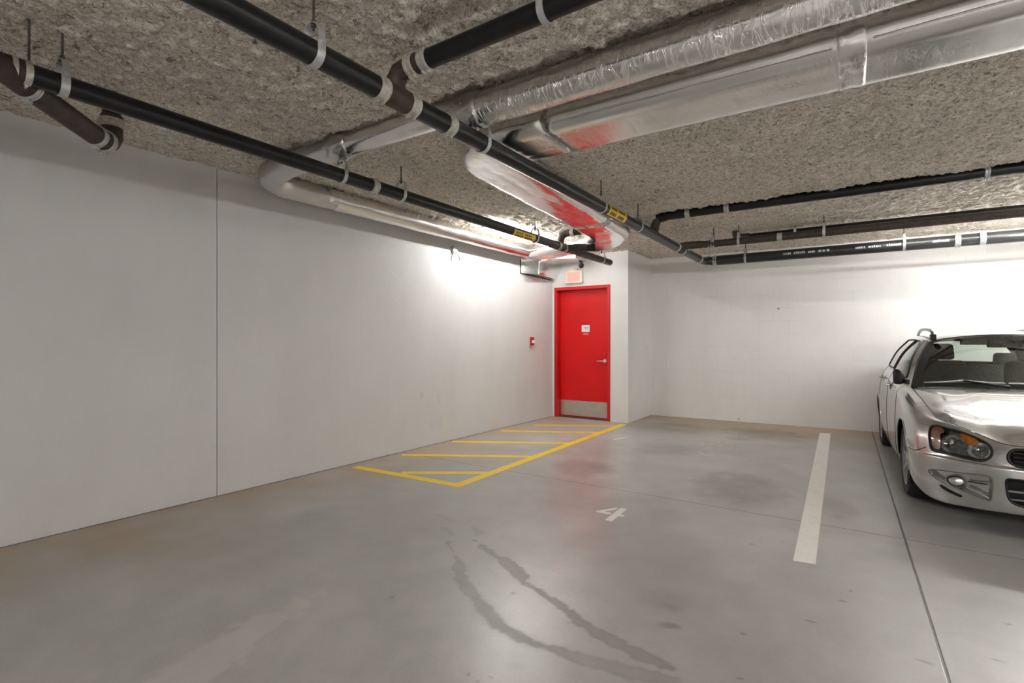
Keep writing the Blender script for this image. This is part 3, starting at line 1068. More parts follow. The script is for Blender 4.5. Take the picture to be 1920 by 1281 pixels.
# far end: wye, 45 and elbow to the wall
ye = CYu(1268)
mb = MB()
mb.tube([(CXp, ye - 0.01, CZp), (CXp, ye + 0.30, CZp)], CR + 0.003, 30)
mb.tube([(CXp, ye + 0.06, CZp + 0.01), (CXp + 0.10, ye + 0.16, CZp + 0.035), (CXp + 0.26, ye + 0.20, CZp + 0.036)], CR * 0.92, 22)
mb.build('wye_fitting', M['cast_iron'], cp)
MB().tube([(CXp, ye + 0.28, CZp), (CXp, 7.86, CZp), (CXp + 0.04, 7.97, CZp), (CXp + 0.14, 8.01, CZp)], [CR, CR, CR + 0.008, CR + 0.012], 30).build('end_elbow', M['pipe_grey'], cp)
for yy in (ye, ye + 0.26, 7.70):
    band(MB(), (CXp, yy, CZp), AXY, CR, 0.05).build('clamp_band', M['band'], cp)
for u, lab in zip((588, 905, 1127, 1196), ('galvanised hanger on centre pipe nearest the camera', 'galvanised hanger on centre pipe beside the rounded foil duct end',
                                           'galvanised hanger on centre pipe just before the yellow label', 'galvanised hanger on centre pipe just past the yellow label')):
    hanger((CXp, CYu(u), CZp), AXY, CR, lab, w=0.036 if u < 600 else 0.028)
yl0, yl1 = CYu(1134), CYu(1166)
lab = pipe_label(cp, (CXp, (yl0 + yl1) / 2, CZp), yl1 - yl0, CR, (math.radians(-80), math.radians(75)), 2, '')
lab['label'] = 'yellow label with dark print'

# branch at upper left, running across the picture top ----------------------
BZ = CZp + 0.125
BY = ywc + 0.004
b1 = MB().tube([(CXp + 0.20, BY, BZ), (CXp + 0.4, BY, BZ), (3.0, BY - 0.03, BZ)], 0.044, 30).build('drain_pipe', M['pipe_black'])
tag(b1, 'black branch pipe leaving centre pipe at the top of the picture', 'pipe')
for (x, rr) in ((CXp + 0.115, 0.047), (CXp + 0.20, 0.045)):
    band(MB(), (x, BY, BZ), AXX, rr, 0.05).build('clamp_band', M['band'], b1)
xh = on_floor(1015, 12, BZ)[0]
hanger((xh, BY, BZ), AXX, 0.044, 'galvanised hanger on upper branch pipe at the picture top', w=0.03)

# pipe half buried in the ceiling, right --------------------------------------
RY, RZ, RR = 5.74, 2.692, 0.052
xr0 = CXp
rp = MB().tube([(xr0 + 0.02, RY, RZ - 0.02), (xr0 + 0.15, RY, RZ), (6.5, RY, RZ)], RR, 28).build('drain_pipe', M['pipe_black'])
tag(rp, 'black pipe half buried in the ceiling fibre right of centre pipe', 'pipe')
for u in (1228, 1290, 1363, 1850):
    a = (u - 960) / 960
    dx, dy = -_s + a * _c, _c + a * _s
    x = RY / dy * dx
    band(MB(), (x, RY, RZ), AXX, RR, 0.05 if u != 1850 else 0.035).build('clamp_band', M['band'] if u != 1850 else M['galv'], rp)
mb = MB().tube([(CXp, RY - 0.08, CZp), (CXp, RY - 0.02, CZp + 0.10), (CXp + 0.03, RY, RZ - 0.02), (CXp + 0.12, RY, RZ)], 0.05, 22)
mb.build('elbow_fitting', M['cast_iron'], rp)


# pair of pipes before the back wall -------------------------------------------
def xat_y(u, y):
    a = (u - 960) / 960
    dx, dy = -_s + a * _c, _c + a * _s
    return y / dy * dx


MY, MZ, MR = 6.80, 2.516, 0.043
p3 = MB().tube([(CXp + 0.24, MY - 0.02, MZ), (CXp + 0.5, MY, MZ), (6.5, MY, MZ)], MR, 28).build('drain_pipe', M['cast_iron'])
tag(p3, 'brown iron pipe running right from centre pipe below thinner black pipe', 'pipe')
for u in (1294, 1316, 1332, 1462):
    band(MB(), (xat_y(u, MY), MY, MZ), AXX, MR, 0.055).build('clamp_band', M['band'], p3)
MY2, MZ2, MR2 = 7.20, 2.632, 0.040
p4 = MB().tube([(xat_y(1386, MY2), MY2, MZ2), (1.0, MY2, MZ2), (6.5, MY2, MZ2)], MR2, 28).build('drain_pipe', M['pipe_black'])
tag(p4, 'thinner black pipe running right, just above the brown iron pipe', 'pipe')
MB().tube([(xat_y(1386, MY2) - 0.03, MY2 - 0.05, MZ2 + 0.10), (xat_y(1386, MY2) - 0.03, MY2 - 0.02, MZ2 + 0.03), (xat_y(1386, MY2) + 0.03, MY2, MZ2), (xat_y(1386, MY2) + 0.12, MY2, MZ2)], 0.052, 22).build('elbow_fitting', M['cast_iron'], p4)
for u, lab in ((1338, 'galvanised hanger on brown iron pipe close to centre pipe'), (1385, 'galvanised hanger on brown iron pipe under the rusty elbow'), (1545, 'galvanised hanger on brown iron pipe farthest to the right')):
    hanger((xat_y(u, MY), MY, MZ), AXX, MR, lab)
hanger((xat_y(1491, MY2), MY2, MZ2), AXX, MR2, 'galvanised hanger on thinner black pipe above the brown pipe')

# big grey pipe along the back wall ----------------------------------------------
WY, WZ_, WR = 8.01, 2.482, 0.071
p5 = MB().tube([(CXp + 0.13, WY, WZ_), (CXp + 0.2, WY, WZ_), (6.5, WY + 0.06, WZ_)], WR, 32).build('drain_pipe', M['pipe_grey'])
tag(p5, 'thick grey pipe with white print running along the block wall', 'pipe')
for u in (1328, 1341, 1795, 1842):
    band(MB(), (xat_y(u, WY), WY + 0.005, WZ_), AXX, WR, 0.055).build('clamp_band', M['galv'], p5)
for u, lab in ((1398, 'galvanised hanger at left end of thick grey wall pipe'), (1695, 'galvanised hanger at right part of thick grey wall pipe')):
    hanger((xat_y(u, WY), WY + 0.005, WZ_), AXX, WR, lab)
mb = MB()


def wpatch(x0, x1, a0, a1):
    v, f = [], []
    for i in range(5):
        a = a0 + (a1 - a0) * i / 4
        for x in (x0, x1):
            yy = WY + 0.06 * (x - CXp) / (6.5 - CXp)
            v.append((x, yy - (WR + 0.0016) * math.cos(a), WZ_ + (WR + 0.0016) * math.sin(a)))
    for i in range(4):
        f.append((2 * i, 2 * i + 1, 2 * i + 3, 2 * i + 2))
    mb.add(v, f)


for (ua, ub, n_) in ((1470, 1485, 4), (1489, 1511, 6), (1516, 1529, 4), (1535, 1558, 3), (1604, 1623, 6), (1628, 1652, 7), (1662, 1690, 7), (1748, 1780, 9)):
    xa, xb = xat_y(ua, WY), xat_y(ub, WY)
    for k in range(n_):
        x0 = xa + (xb - xa) * k / n_
        wpatch(x0, x0 + (xb - xa) / n_ * random.uniform(0.55, 0.8), math.radians(-6), math.radians(14 + random.choice((0, 0, 5))))
mb.build('lettering', M['print_white'], p5)


# ------------------------------------------------------------------ foil ducts
def section(rx, rz, n=40, power=2.0):
    out = []
    for k in range(n):
        a = 2 * PI * k / n
        ca, sa = math.cos(a), math.sin(a)
        out.append((rx * math.copysign(abs(ca) ** (2 / power), ca), rz * math.copysign(abs(sa) ** (2 / power), sa)))
    return out


def stadium(half_w, r, n=44):
    """flat oval: two semicircles of radius r, straight run between"""
    s = half_w - r
    out = []
    q = n // 4
    for k in range(q + 1):
        a = -PI / 2 + PI * k / q
        out.append((s + r * math.cos(a), r * math.sin(a)))
    m_ = 9
    for k in range(1, m_):
        out.append((s - 2 * s * k / m_, r))
    for k in range(q + 1):
        a = PI / 2 + PI * k / q
        out.append((-s + r * math.cos(a), r * math.sin(a)))
    for k in range(1, m_):
        out.append((-s + 2 * s * k / m_, -r))
    return out


def sweep_duct(path, secs, wrinkle=0.004, pleat=0.0, caps=True):
    """path: points (mostly level); secs: profile per point as (side, up) pairs"""
    P = [Vector(p) for p in path]
    n = len(P)
    mb = MB()
    verts = []
    m_ = len(secs[0])
    for i in range(n):
        a, b_ = P[max(0, i - 1)], P[min(n - 1, i + 1)]
        t = (b_ - a).normalized()
        side = Vector((t.y, -t.x, 0)).normalized()
        upv = side.cross(t)
        for k, (sx, sz) in enumerate(secs[i]):
            q = P[i] + side * sx + upv * sz
            L = math.hypot(sx, sz) + 1e-9
            x_, y_ = i * 0.37 + 3.1, k * 0.5 + i * 0.11
            w = wrinkle * (float(vnoise(np.array(x_), np.array(y_))) - 0.5) * 2 + wrinkle * 0.7 * (float(vnoise(np.array(i * 1.1), np.array(k * 1.3))) - 0.5)
            w += pleat * (float(vnoise(np.array(k * 2.1), np.array(i * 0.12))) - 0.5)
            q = q + (side * (sx / L) + upv * (sz / L)) * w
            verts.append(q)
    faces = []
    for i in range(n - 1):
        for k in range(m_):
            k2 = (k + 1) % m_
            faces.append((i * m_ + k, i * m_ + k2, (i + 1) * m_ + k2, (i + 1) * m_ + k))
    if caps:
        faces.append(tuple(range(m_ - 1, -1, -1)))
        faces.append(tuple((n - 1) * m_ + k for k in range(m_)))
    return mb.add(verts, faces)


def lerp_path(a, b_, n):
    return [Vector(a).lerp(Vector(b_), k / (n - 1)) for k in range(n)]


def arc(c, r, a0, a1, n, z):
    return [Vector((c[0] + r * math.cos(a0 + (a1 - a0) * k / (n - 1)), c[1] + r * math.sin(a0 + (a1 - a0) * k / (n - 1)), z)) for k in range(n)]


# duct 1: round, across the picture, then an elbow and along the left wall
D1Z, D1Y, D1R = 2.640, 2.400, 0.094
root = empty('foil_duct', (-1.0, D1Y, D1Z))
tag(root, 'round foil-wrapped duct crossing overhead and turning along the left wall', 'duct')
P = lerp_path((4.5, D1Y - 0.02, D1Z), (-1.98, D1Y, D1Z), 110)
adopt(sweep_duct(P, [section(D1R, D1R)] * len(P), 0.0022).build('duct_run', M['foil_x'], None, hard=0), root)
r2, z2, y2 = 0.076, 2.664, 2.360
P = lerp_path((-1.90, D1Y - 0.01, z2 - 0.01), (-2.15, y2, z2), 6) + lerp_path((-2.2, y2, z2), (-3.10, y2, z2), 20)
adopt(sweep_duct(P, [section(r2 + 0.012 * max(0, 1 - i / 5), r2 + 0.012 * max(0, 1 - i / 5)) for i in range(len(P))], 0.002).build('duct_run', M['foil_flat'], None, hard=0), root)
P = lerp_path((-2.92, y2, z2), (-3.16, y2, z2), 10)
adopt(sweep_duct(P, [section(r2 + 0.016 * math.sin(PI * i / 9), r2 + 0.016 * math.sin(PI * i / 9)) for i in range(10)], 0.012).build('collar', M['foil_grey'], None, hard=0), root)
P = lerp_path((-1.80, D1Y, D1Z + 0.005), (-2.0, D1Y, D1Z + 0.005), 8)
adopt(sweep_duct(P, [section(D1R + 0.01, D1R + 0.01)] * 8, 0.010).build('collar', M['foil_grey'], None, hard=0), root)
LDX, LDZ, LDR = -4.105, 2.628, 0.098
c0 = (-3.80, y2 + 0.30)
P = lerp_path((-3.06, y2, z2), (-3.70, y2, z2 - 0.01), 12)
ang = arc((LDX + 0.28, y2 + 0.28), 0.28, -PI / 2, -PI, 14, LDZ)
P2 = P + ang[1:]
secs = [section(r2 + (LDR - r2) * min(1, i / 14), r2 + (LDR - r2) * min(1, i / 14)) for i in range(len(P2))]
P2 += lerp_path((LDX, y2 + 0.33, LDZ), (LDX, 3.1, LDZ), 8)
secs += [section(LDR, LDR)] * 8
adopt(sweep_duct(P2, secs, 0.006).build('elbow', M['foil_grey'], None, hard=0), root)
P = lerp_path((LDX, 3.0, LDZ), (LDX + 0.05, 6.85, LDZ - 0.005), 70)
adopt(sweep_duct(P, [section(LDR, LDR)] * 70, 0.003).build('wall_run', M['foil_y'], None, hard=0), root)

# sheet-metal boot where the left duct ends
root = empty('duct_box', (-4.2, 7.2, 2.34))
tag(root, 'boxy sheet-metal duct end on left wall beside the exit sign', 'duct')
xb1 = -4.095
mb = MB()
xw = wall_left_x(6.72)
xf = wall_left_x(7.67)
mb.add([(xw, 6.70, 2.345), (xb1 - 0.012, 6.90, 2.335), (xb1, 6.90, 2.347), (xb1, 6.90, 2.70), (xw, 6.70, 2.69),
        (xf, 7.675, 2.345), (xb1 - 0.120, 7.675, 2.335), (xb1, 7.675, 2.52), (xb1, 7.675, 2.70), (xf, 7.675, 2.70)],
       [(0, 1, 2, 3, 4), (9, 8, 7, 6, 5), (0, 5, 6, 1), (1, 6, 7, 2), (2, 7, 8, 3), (3, 8, 9, 4), (4, 9, 5, 0)])
adopt(mb.build('box_body', M['galv_sheet'], None, False, bevel=0.004), root)
mb = MB()
mb.tube([(xw + 0.006, 6.69, 2.56), (xw + 0.006, 6.69, 2.34), (wall_left_x(7.6) + 0.006, 7.6, 2.325)], 0.008, 8)
adopt(mb.build('dark_edge_strip', M['dark_seal']), root)  # thin dark bead along the box edge and foot at the wall
mb = MB()
mb.add([(xb1, 7.15, 2.585), (-3.66, 7.30, 2.60), (-3.66, 7.675, 2.585), (xb1, 7.675, 2.575), (xb1, 7.15, 2.66), (-3.66, 7.30, 2.66), (-3.66, 7.675, 2.66), (xb1, 7.675, 2.66)],
       [(0, 3, 2, 1), (4, 5, 6, 7), (0, 1, 5, 4), (1, 2, 6, 5), (2, 3, 7, 6), (3, 0, 4, 7)])
adopt(mb.build('flat_spur', M['foil_fold'], None, False, bevel=0.006), root)
adopt(MB().box(xb1 - 0.012, xb1 + 0.012, 6.885, 6.91, 2.33, 2.70).build('corner_flange', M['galv_sheet'], None, False, bevel=0.002), root)

# duct 2: flat oval across the picture, bending towards the door wall
D2Z, D2R = 2.632, 0.086
D2Y = (2.75 + 3.05) / 2
root = empty('foil_duct', (0.5, D2Y, D2Z))
tag(root, 'wide flat foil-wrapped duct coming from upper right, behind the round duct', 'duct')
HW = 0.15 + D2R
P = lerp_path((4.5, D2Y + 0.02, D2Z), (-1.55, D2Y, D2Z), 120)
adopt(sweep_duct(P, [stadium(HW, D2R)] * len(P), 0.0010, 0.0).build('duct_run', M['foil_flat'], None, hard=0), root)
mb = MB()
for (x0, x1) in ((-1.5, -0.08), (0.07, 4.4)):
    k = int((x1 - x0) / 0.03)
    mb.tube([(x0 + (x1 - x0) * i / k, D2Y - 0.15 - D2R * 0.80, D2Z - D2R * 0.60 + 0.004 * math.sin(x0 * 3 + i * 0.05) + random.uniform(-.0012, .0012)) for i in range(k + 1)], 0.0042, 6)
adopt(mb.build('foil_seam', M['foil_grey'], None), root)
P = lerp_path((-0.06, D2Y, D2Z), (0.05, D2Y, D2Z), 8)
adopt(sweep_duct(P, [stadium(HW + 0.004, D2R + 0.003)] * 8, 0.007).build('joint_tape', M['foil_fold'], None, hard=0), root)

root = empty('foil_duct', (-2.25, 4.5, D2Z))
tag(root, 'flat pleated foil duct beside centre pipe reflecting the red door', 'duct')
# elbow from X to Y: outer corner rounded
ec = (-2.245 + 0.30, D2Y + 0.30)
PA = lerp_path((-1.58, D2Y, D2Z), (-1.92, D2Y, D2Z), 8) + arc(ec, 0.30, -PI / 2, -PI, 16, D2Z)[1:]
PB = lerp_path((-2.25, D2Y + 0.36, D2Z), (-2.42, 5.20, D2Z), 44)
Pn = PA + PB
adopt(sweep_duct(Pn, [stadium(HW, D2R)] * len(Pn), 0.004, 0.010).build('duct_run', M['foil_fold'], None, hard=0), root)
PC = lerp_path((-2.42, 5.18, D2Z), (-2.46, 5.55, D2Z), 8)
PC += arc((-2.46 - 0.95, 5.62), 0.95, 0.04, PI / 2, 26, D2Z)
PC += lerp_path((-3.50, 6.57, D2Z), (-4.02, 6.66, D2Z - 0.01), 10)
secs = [stadium(HW + 0.004 + 0.02 * math.sin(PI * min(1, i / 30)), D2R + 0.004) for i in range(len(PC))]
adopt(sweep_duct(PC, secs, 0.007, 0.006).build('elbow', M['foil_y'], None, hard=0), root)
P = lerp_path((-2.415, 5.10, D2Z), (-2.435, 5.27, D2Z), 6)
adopt(sweep_duct(P, [stadium(HW + 0.005, D2R + 0.003)] * 6, 0.004).build('joint_tape', M['foil_grey'], None, hard=0), root)
# loose grey tape bunched at the outer corner of the elbow
P = [Vector((-2.14, 5.75, D2Z - 0.01)), Vector((-2.10, 5.95, D2Z - 0.015)), Vector((-2.12, 6.15, D2Z - 0.015)), Vector((-2.22, 6.35, D2Z - 0.01))]
adopt(sweep_duct(P, [section(0.05, 0.07), section(0.085, 0.085), section(0.085, 0.085), section(0.05, 0.07)], 0.02).build('tape_bunch', M['foil_grey'], None, hard=0), root)


# ------------------------------------------------------------------ strip lights
def strip_light(p, length, axis, label, power, group='fluorescent strip lights', slim=True):
    root = empty('strip_light', p)
    tag(root, label, 'light', group)
    x, y, z = p
    hw = 0.022 if slim else 0.05
    l = length / 2
    top = 0.045 if slim else 0.09

    def bx(mb, a0, a1, b0, b1, z0, z1):
        if axis == 'y':
            mb.box(x + b0, x + b1, y + a0, y + a1, z + z0, z + z1)
        else:
            mb.box(x + a0, x + a1, y + b0, y + b1, z + z0, z + z1)
        return mb
    mb = MB()
    bx(mb, -l, l, -hw, hw, 0.020, top)
    adopt(mb.build('housing', M['white_plastic'], None, False, bevel=0.003), root)
    for s_ in (-1, 1):
        mb = bx(MB(), s_ * l - 0.012, s_ * l + 0.012, -0.017, 0.017, -0.017, 0.022)
        adopt(mb.build('lamp_holder', M['white_plastic'], None, False, bevel=0.003), root)
    mt = emis('lamp_tube', (1.0, 0.985, 0.955), power)
    d = Vector((0, 1, 0)) if axis == 'y' else Vector((1, 0, 0))
    P_ = Vector(p)
    adopt(MB().tube([P_ - d * (l - 0.012), P_ + d * (l - 0.012)], 0.0135, 14).build('lamp_tube', mt), root)
    for s_ in (-0.7, 0.7):
        q = P_ + d * (l * s_)
        adopt(MB().tube([q + Vector((0, 0, top - 0.005)), Vector((q.x, q.y, CZ + 0.04))], 0.004, 8).build('drop_rod', M['rod']), root)
    return root


PW = 60.0
strip_light((-3.62, 6.02, 2.640), 2.4, 'y', 'slim strip light between left black pipe and wall duct', PW * 1.4)
strip_light((2.85, 7.35, 2.50), 2.5, 'x', 'slim strip light hung straight above the silver car', PW * 3.3)
strip_light((1.10, 7.62, 2.655), 1.6, 'x', 'slim strip light between thinner black pipe and block wall', PW * 0.6)
for (x, y, lab) in ((1.0, -2.2, 'added fill strip light hung unseen straight behind the camera'), (3.4, -1.2, 'added fill strip light hung unseen behind the camera, nearest right wall'),
                    (5.2, 3.8, 'added fill strip light hung unseen above the bay right of car')):
    strip_light((x, y, 2.30), 2.4, 'x', lab, PW * 2.4, slim=True)  # fill lamps added out of view to lift the general light

#CAR0
# ------------------------------------------------------------------ the car
CT = 0.030
car = empty('car', (1.16, 5.42, 0.0), PI + CT)
tag(car, 'silver estate car with roof rails parked nose-out before the block wall', 'car')
# in the car's own frame: x to the viewer's left, y forward, z up


def crw(t):
    t2, t3 = t * t, t * t * t
    return np.stack([-0.5 * t3 + t2 - 0.5 * t, 1.5 * t3 - 2.5 * t2 + 1, -1.5 * t3 + 2 * t2 + 0.5 * t, 0.5 * t3 - 0.5 * t2], -1)


class Surf:
    """smooth surface through a net of points; mirror0: first row continues mirrored across x = 0"""

    def __init__(self, net, mirror0=False, mirror1=False):
        net = np.array(net, float)
        fl = np.array([-1, 1, 1.0])
        a = net[1] * fl if mirror0 else 2 * net[0] - net[1]
        b_ = net[-2] * fl if mirror1 else 2 * net[-1] - net[-2]
        net = np.concatenate([a[None], net, b_[None]], 0)
        net = np.concatenate([(2 * net[:, 0] - net[:, 1])[:, None], net, (2 * net[:, -1] - net[:, -2])[:, None]], 1)
        self.net = net
        self.nu, self.nv = net.shape[0] - 2, net.shape[1] - 2

    def __call__(self, U, V):
        U = np.clip(U, 0, self.nu - 1 - 1e-9)
        V = np.clip(V, 0, self.nv - 1 - 1e-9)
        iu, iv = np.floor(U).astype(int), np.floor(V).astype(int)
        wu, wv = crw(U - iu), crw(V - iv)
        out = np.zeros(U.shape + (3,))
        for a in range(4):
            for b_ in range(4):
                out += (wu[..., a] * wv[..., b_])[..., None] * self.net[iu + a, iv + b_]
        return out


def poly_sdf(poly, A, B):
    P = np.array(poly, float)
    n = len(P)
    d = np.full(A.shape, 1e9)
    s = np.ones(A.shape)
    for i in range(n):
        j = (i - 1) % n
        ex, ey = P[j] - P[i]
        wx, wy = A - P[i, 0], B - P[i, 1]
        t = np.clip((wx * ex + wy * ey) / (ex * ex + ey * ey), 0, 1)
        d = np.minimum(d, (wx - ex * t) ** 2 + (wy - ey * t) ** 2)
        c1, c2, c3 = B >= P[i, 1], B < P[j, 1], ex * wy > ey * wx
        flip = (c1 & c2 & c3) | (~c1 & ~c2 & ~c3)
        s = np.where(flip, -s, s)
    return s * np.sqrt(d)


def smooth_poly(pts, it=2):
    P = np.array(pts, float)
    for _ in range(it):
        Q = np.roll(P, -1, 0)
        P = np.stack([0.75 * P + 0.25 * Q, 0.25 * P + 0.75 * Q], 1).reshape(-1, 2)
    return P


class Skin:
    """a grid on a surface from which shapes can be cut cleanly"""

    def __init__(self, S, us, vs):
        self.S = S
        self.U, self.V = np.meshgrid(us, vs, indexing='ij')
        nu, nv = self.U.shape
        idx = np.arange(nu * nv).reshape(nu, nv)
        self.F = np.stack([idx[:-1, :-1], idx[1:, :-1], idx[1:, 1:], idx[:-1, 1:]], -1).reshape(-1, 4)
        self.du = np.gradient(self.U, axis=0)
        self.dv = np.gradient(self.V, axis=1)

    def _snap(self, U, V, f, mask):
        e = 0.02
        for _ in range(5):
            P0 = f(self.S(U, V))
            gu = (f(self.S(U + e, V)) - f(self.S(U - e, V))) / (2 * e)
            gv = (f(self.S(U, V + e)) - f(self.S(U, V - e))) / (2 * e)
            # step in cell units
            a, b_ = gu * self.du, gv * self.dv
            q = P0 / (a * a + b_ * b_ + 1e-12)
            su, sv = np.clip(-q * a, -0.9, 0.9), np.clip(-q * b_, -0.9, 0.9)
            U = np.where(mask, U + su * self.du, U)
            V = np.where(mask, V + sv * self.dv, V)
        return U, V

    def cut(self, f):
        """remove the inside of f from this skin, return it as (verts, faces)"""
        P = self.S(self.U, self.V)
        ins = f(P) < 0
        fi = ins.ravel()[self.F]
        allin, anyin = fi.all(1), fi.any(1)
        # piece
        near = np.zeros(ins.size, bool)
        near[self.F[anyin].ravel()] = True
        Up, Vp = self._snap(self.U, self.V, f, (near.reshape(ins.shape) & ~ins))
        piece = (self.S(Up, Vp).reshape(-1, 3), self.F[anyin])
        # rest
        keep = ~allin
        near = np.zeros(ins.size, bool)
        near[self.F[keep].ravel()] = True
        self.U, self.V = self._snap(self.U, self.V, f, (near.reshape(ins.shape) & ins))
        self.F = self.F[keep]
        return piece

    def mesh(self):
        return (self.S(self.U, self.V).reshape(-1, 3), self.F)


def compact(v, f):
    used = np.unique(np.array(f).ravel())
    m_ = np.full(len(v), -1)
    m_[used] = np.arange(len(used))
    return v[used], m_[np.array(f)]


def mirror(v, f):
    return v * np.array([-1, 1, 1.0]), np.array(f)[:, ::-1]


def cobj(name, pieces, mat, parent=None, off=None, weld=0.0008, solid=0.0, hard=40):
    """mesh from (verts, faces) pieces in the car's frame"""
    bm = bmesh.new()
    for (v, f) in pieces:
        v, f = compact(np.array(v), f)
        if off is not None:
            v = v + np.array(off)
        vs = [bm.verts.new(p) for p in v]
        for q in f:
            q = list(dict.fromkeys(int(i) for i in q))
            if len(q) >= 3:
                try:
                    bm.faces.new([vs[i] for i in q])
                except ValueError:
                    pass
    bmesh.ops.remove_doubles(bm, verts=bm.verts, dist=weld)
    bmesh.ops.recalc_face_normals(bm, faces=bm.faces)
    me = bpy.data.meshes.new(name)
    bm.to_mesh(me)
    bm.free()
    o = link(name, me, mat, parent or car)
    if hard:
        sharp(o, hard)
    if solid:
        md = o.modifiers.new('thickness', 'SOLIDIFY')
        md.thickness = solid
        md.offset = 0
    return o


def border_of(piece):
    """ordered border loop of a piece"""
    v, f = compact(np.array(piece[0]), piece[1])
    cnt = {}
    for q in f:
        q = list(q)
        for i in range(len(q)):
            a, b_ = int(q[i]), int(q[(i + 1) % len(q)])
            if a == b_:
                continue
            k = (min(a, b_), max(a, b_))
            cnt[k] = cnt.get(k, 0) + 1
    nb = {}
    for (a, b_), c_ in cnt.items():
        if c_ == 1:
            nb.setdefault(a, []).append(b_)
            nb.setdefault(b_, []).append(a)
    start = next(iter(nb))
    loop, prev, cur = [start], None, start
    while True:
        nx = [q for q in nb[cur] if q != prev and q not in loop[1:]]
        nx = [q for q in nx if q != start or len(loop) > 2]
        if not nx or nx[0] == start:
            break
        prev, cur = cur, nx[0]
        loop.append(cur)
    return v[loop]


def recess(piece, depth, shrink=0.92, d=(0, -1, 0)):
    """pocket: walls running in from the border and a floor"""
    L = border_of(piece)
    c_ = L.mean(0)
    dv = np.array(d, float) * depth
    inner = c_ + (L - c_) * shrink + dv
    n = len(L)
    if min(L[:, 0]) < .003 and max(L[:, 0]) > .1:      # a half that is completed by its mirror image
        inner[:, 0] = np.where(L[:, 0] < .003, 0, inner[:, 0])
    walls = (np.concatenate([L, inner]), np.array([(i, (i + 1) % n, n + (i + 1) % n, n + i) for i in range(n) if max(L[i, 0], L[(i + 1) % n, 0]) > .003]))
    vf = np.array(piece[0])
    fl = c_ + (vf - c_) * shrink + dv
    fl[:, 0] = np.where(np.abs(vf[:, 0]) < .003, 0, fl[:, 0])
    floor = (fl, piece[1])
    return walls, floor


def ring(piece, r, name, mat, parent=None, off=(0, 0, 0)):
    L = border_of(piece) + np.array(off)
    if np.sum(np.abs(L[:, 0]) < .003) > 1:             # half shape: open loop, mirrored
        k = np.argmax(np.abs(L[:, 0]))
        L = np.roll(L, -k, 0)
        z = np.where(np.abs(L[:, 0]) < .003)[0]
        L = np.concatenate([L[z[-1]:], L[:z[0] + 1]])
        mb = MB()
        for s_ in (1, -1):
            mb.tube(L * np.array([s_, 1, 1]), r, 8, False)
        return mb.build(name, mat, parent or car)
    L = np.concatenate([L, L[:1]])
    o = MB().tube(L[::2] if len(L) > 60 else L, r, 8, False).build(name, mat, parent or car)
    return o


def both(pieces):
    return [p for q in pieces for p in (q, mirror(*q))]


# ---- net of the lower body: stations run from nose centre round to tail centre
ST = dict(
    L0=[(0, .87, .165), (.2, .865, .165), (.4, .835, .162), (.55, .77, .158), (.65, .67, .150), (.715, .56, .160), (.765, .40, .195), (.78, 0, .21), (.775, -.45, .185), (.775, -.75, .185), (.775, -1.2, .185), (.775, -2.0, .195), (.77, -2.44, .23), (.74, -2.88, .26), (.65, -3.17, .27), (.4, -3.27, .27), (0, -3.29, .27)],
    L1=[(0, .90, .182), (.2, .895, .182), (.4, .868, .178), (.55, .805, .168), (.66, .70, .155), (.733, .58, .165), (.785, .41, .205), (.80, 0, .23), (.795, -.45, .205), (.795, -.75, .205), (.795, -1.2, .205), (.795, -2.0, .215), (.79, -2.44, .25), (.77, -2.9, .28), (.68, -3.2, .29), (.4, -3.3, .29), (0, -3.32, .29)],
    L2=[(0, .925, .30), (.2, .92, .30), (.4, .89, .30), (.55, .83, .30), (.665, .73, .297), (.745, .60, .297), (.80, .42, .30), (.822, 0, .33), (.815, -.45, .31), (.815, -.75, .31), (.818, -1.2, .31), (.818, -2, .32), (.822, -2.44, .34), (.79, -2.9, .37), (.70, -3.24, .37), (.4, -3.35, .37), (0, -3.37, .37)],
    L3=[(0, .952, .445), (.2, .945, .445), (.4, .913, .448), (.55, .850, .452), (.67, .748, .450), (.75, .612, .442), (.806, .42, .437), (.832, 0, .45), (.822, -.45, .45), (.824, -.75, .45), (.827, -1.2, .45), (.827, -2, .45), (.834, -2.44, .47), (.80, -2.9, .50), (.71, -3.26, .50), (.4, -3.38, .50), (0, -3.4, .5)],
    L4=[(0, .938, .475), (.2, .930, .475), (.4, .890, .478), (.548, .822, .480), (.662, .722, .480), (.742, .594, .472), (.803, .415, .465), (.833, 0, .53), (.824, -.45, .54), (.827, -.75, .54), (.830, -1.2, .54), (.83, -2, .54), (.834, -2.44, .56), (.80, -2.9, .58), (.71, -3.25, .58), (.4, -3.37, .58), (0, -3.39, .58)],
    L5=[(0, .932, .55), (.2, .922, .55), (.4, .878, .553), (.54, .79, .568), (.645, .685, .575), (.735, .535, .575), (.797, .38, .575), (.824, 0, .65), (.819, -.45, .68), (.824, -.75, .69), (.826, -1.2, .70), (.826, -2, .71), (.826, -2.44, .73), (.79, -2.9, .75), (.70, -3.22, .75), (.4, -3.34, .75), (0, -3.36, .75)],
    L6=[(0, .905, .602), (.2, .897, .601), (.37, .866, .603), (.50, .765, .648), (.595, .64, .676), (.700, .45, .678), (.765, .26, .695), (.788, 0, .745), (.798, -.45, .825), (.806, -.75, .845), (.814, -1.2, .86), (.808, -2, .88), (.788, -2.44, .89), (.735, -2.9, .91), (.65, -3.18, .91), (.4, -3.3, .91), (0, -3.32, .91)],
    L7=[(0, .89, .612), (.2, .882, .611), (.358, .852, .614), (.49, .750, .660), (.577, .622, .688), (.645, .43, .704), (.660, .24, .738), (.676, 0, .785), (.712, -.46, .866), (.757, -.75, .928), (.773, -1.2, .965), (.758, -2, .985), (.722, -2.44, .99), (.662, -2.9, 1.0), (.59, -3.13, 1.0), (.36, -3.22, 1.0), (0, -3.24, 1.0)])
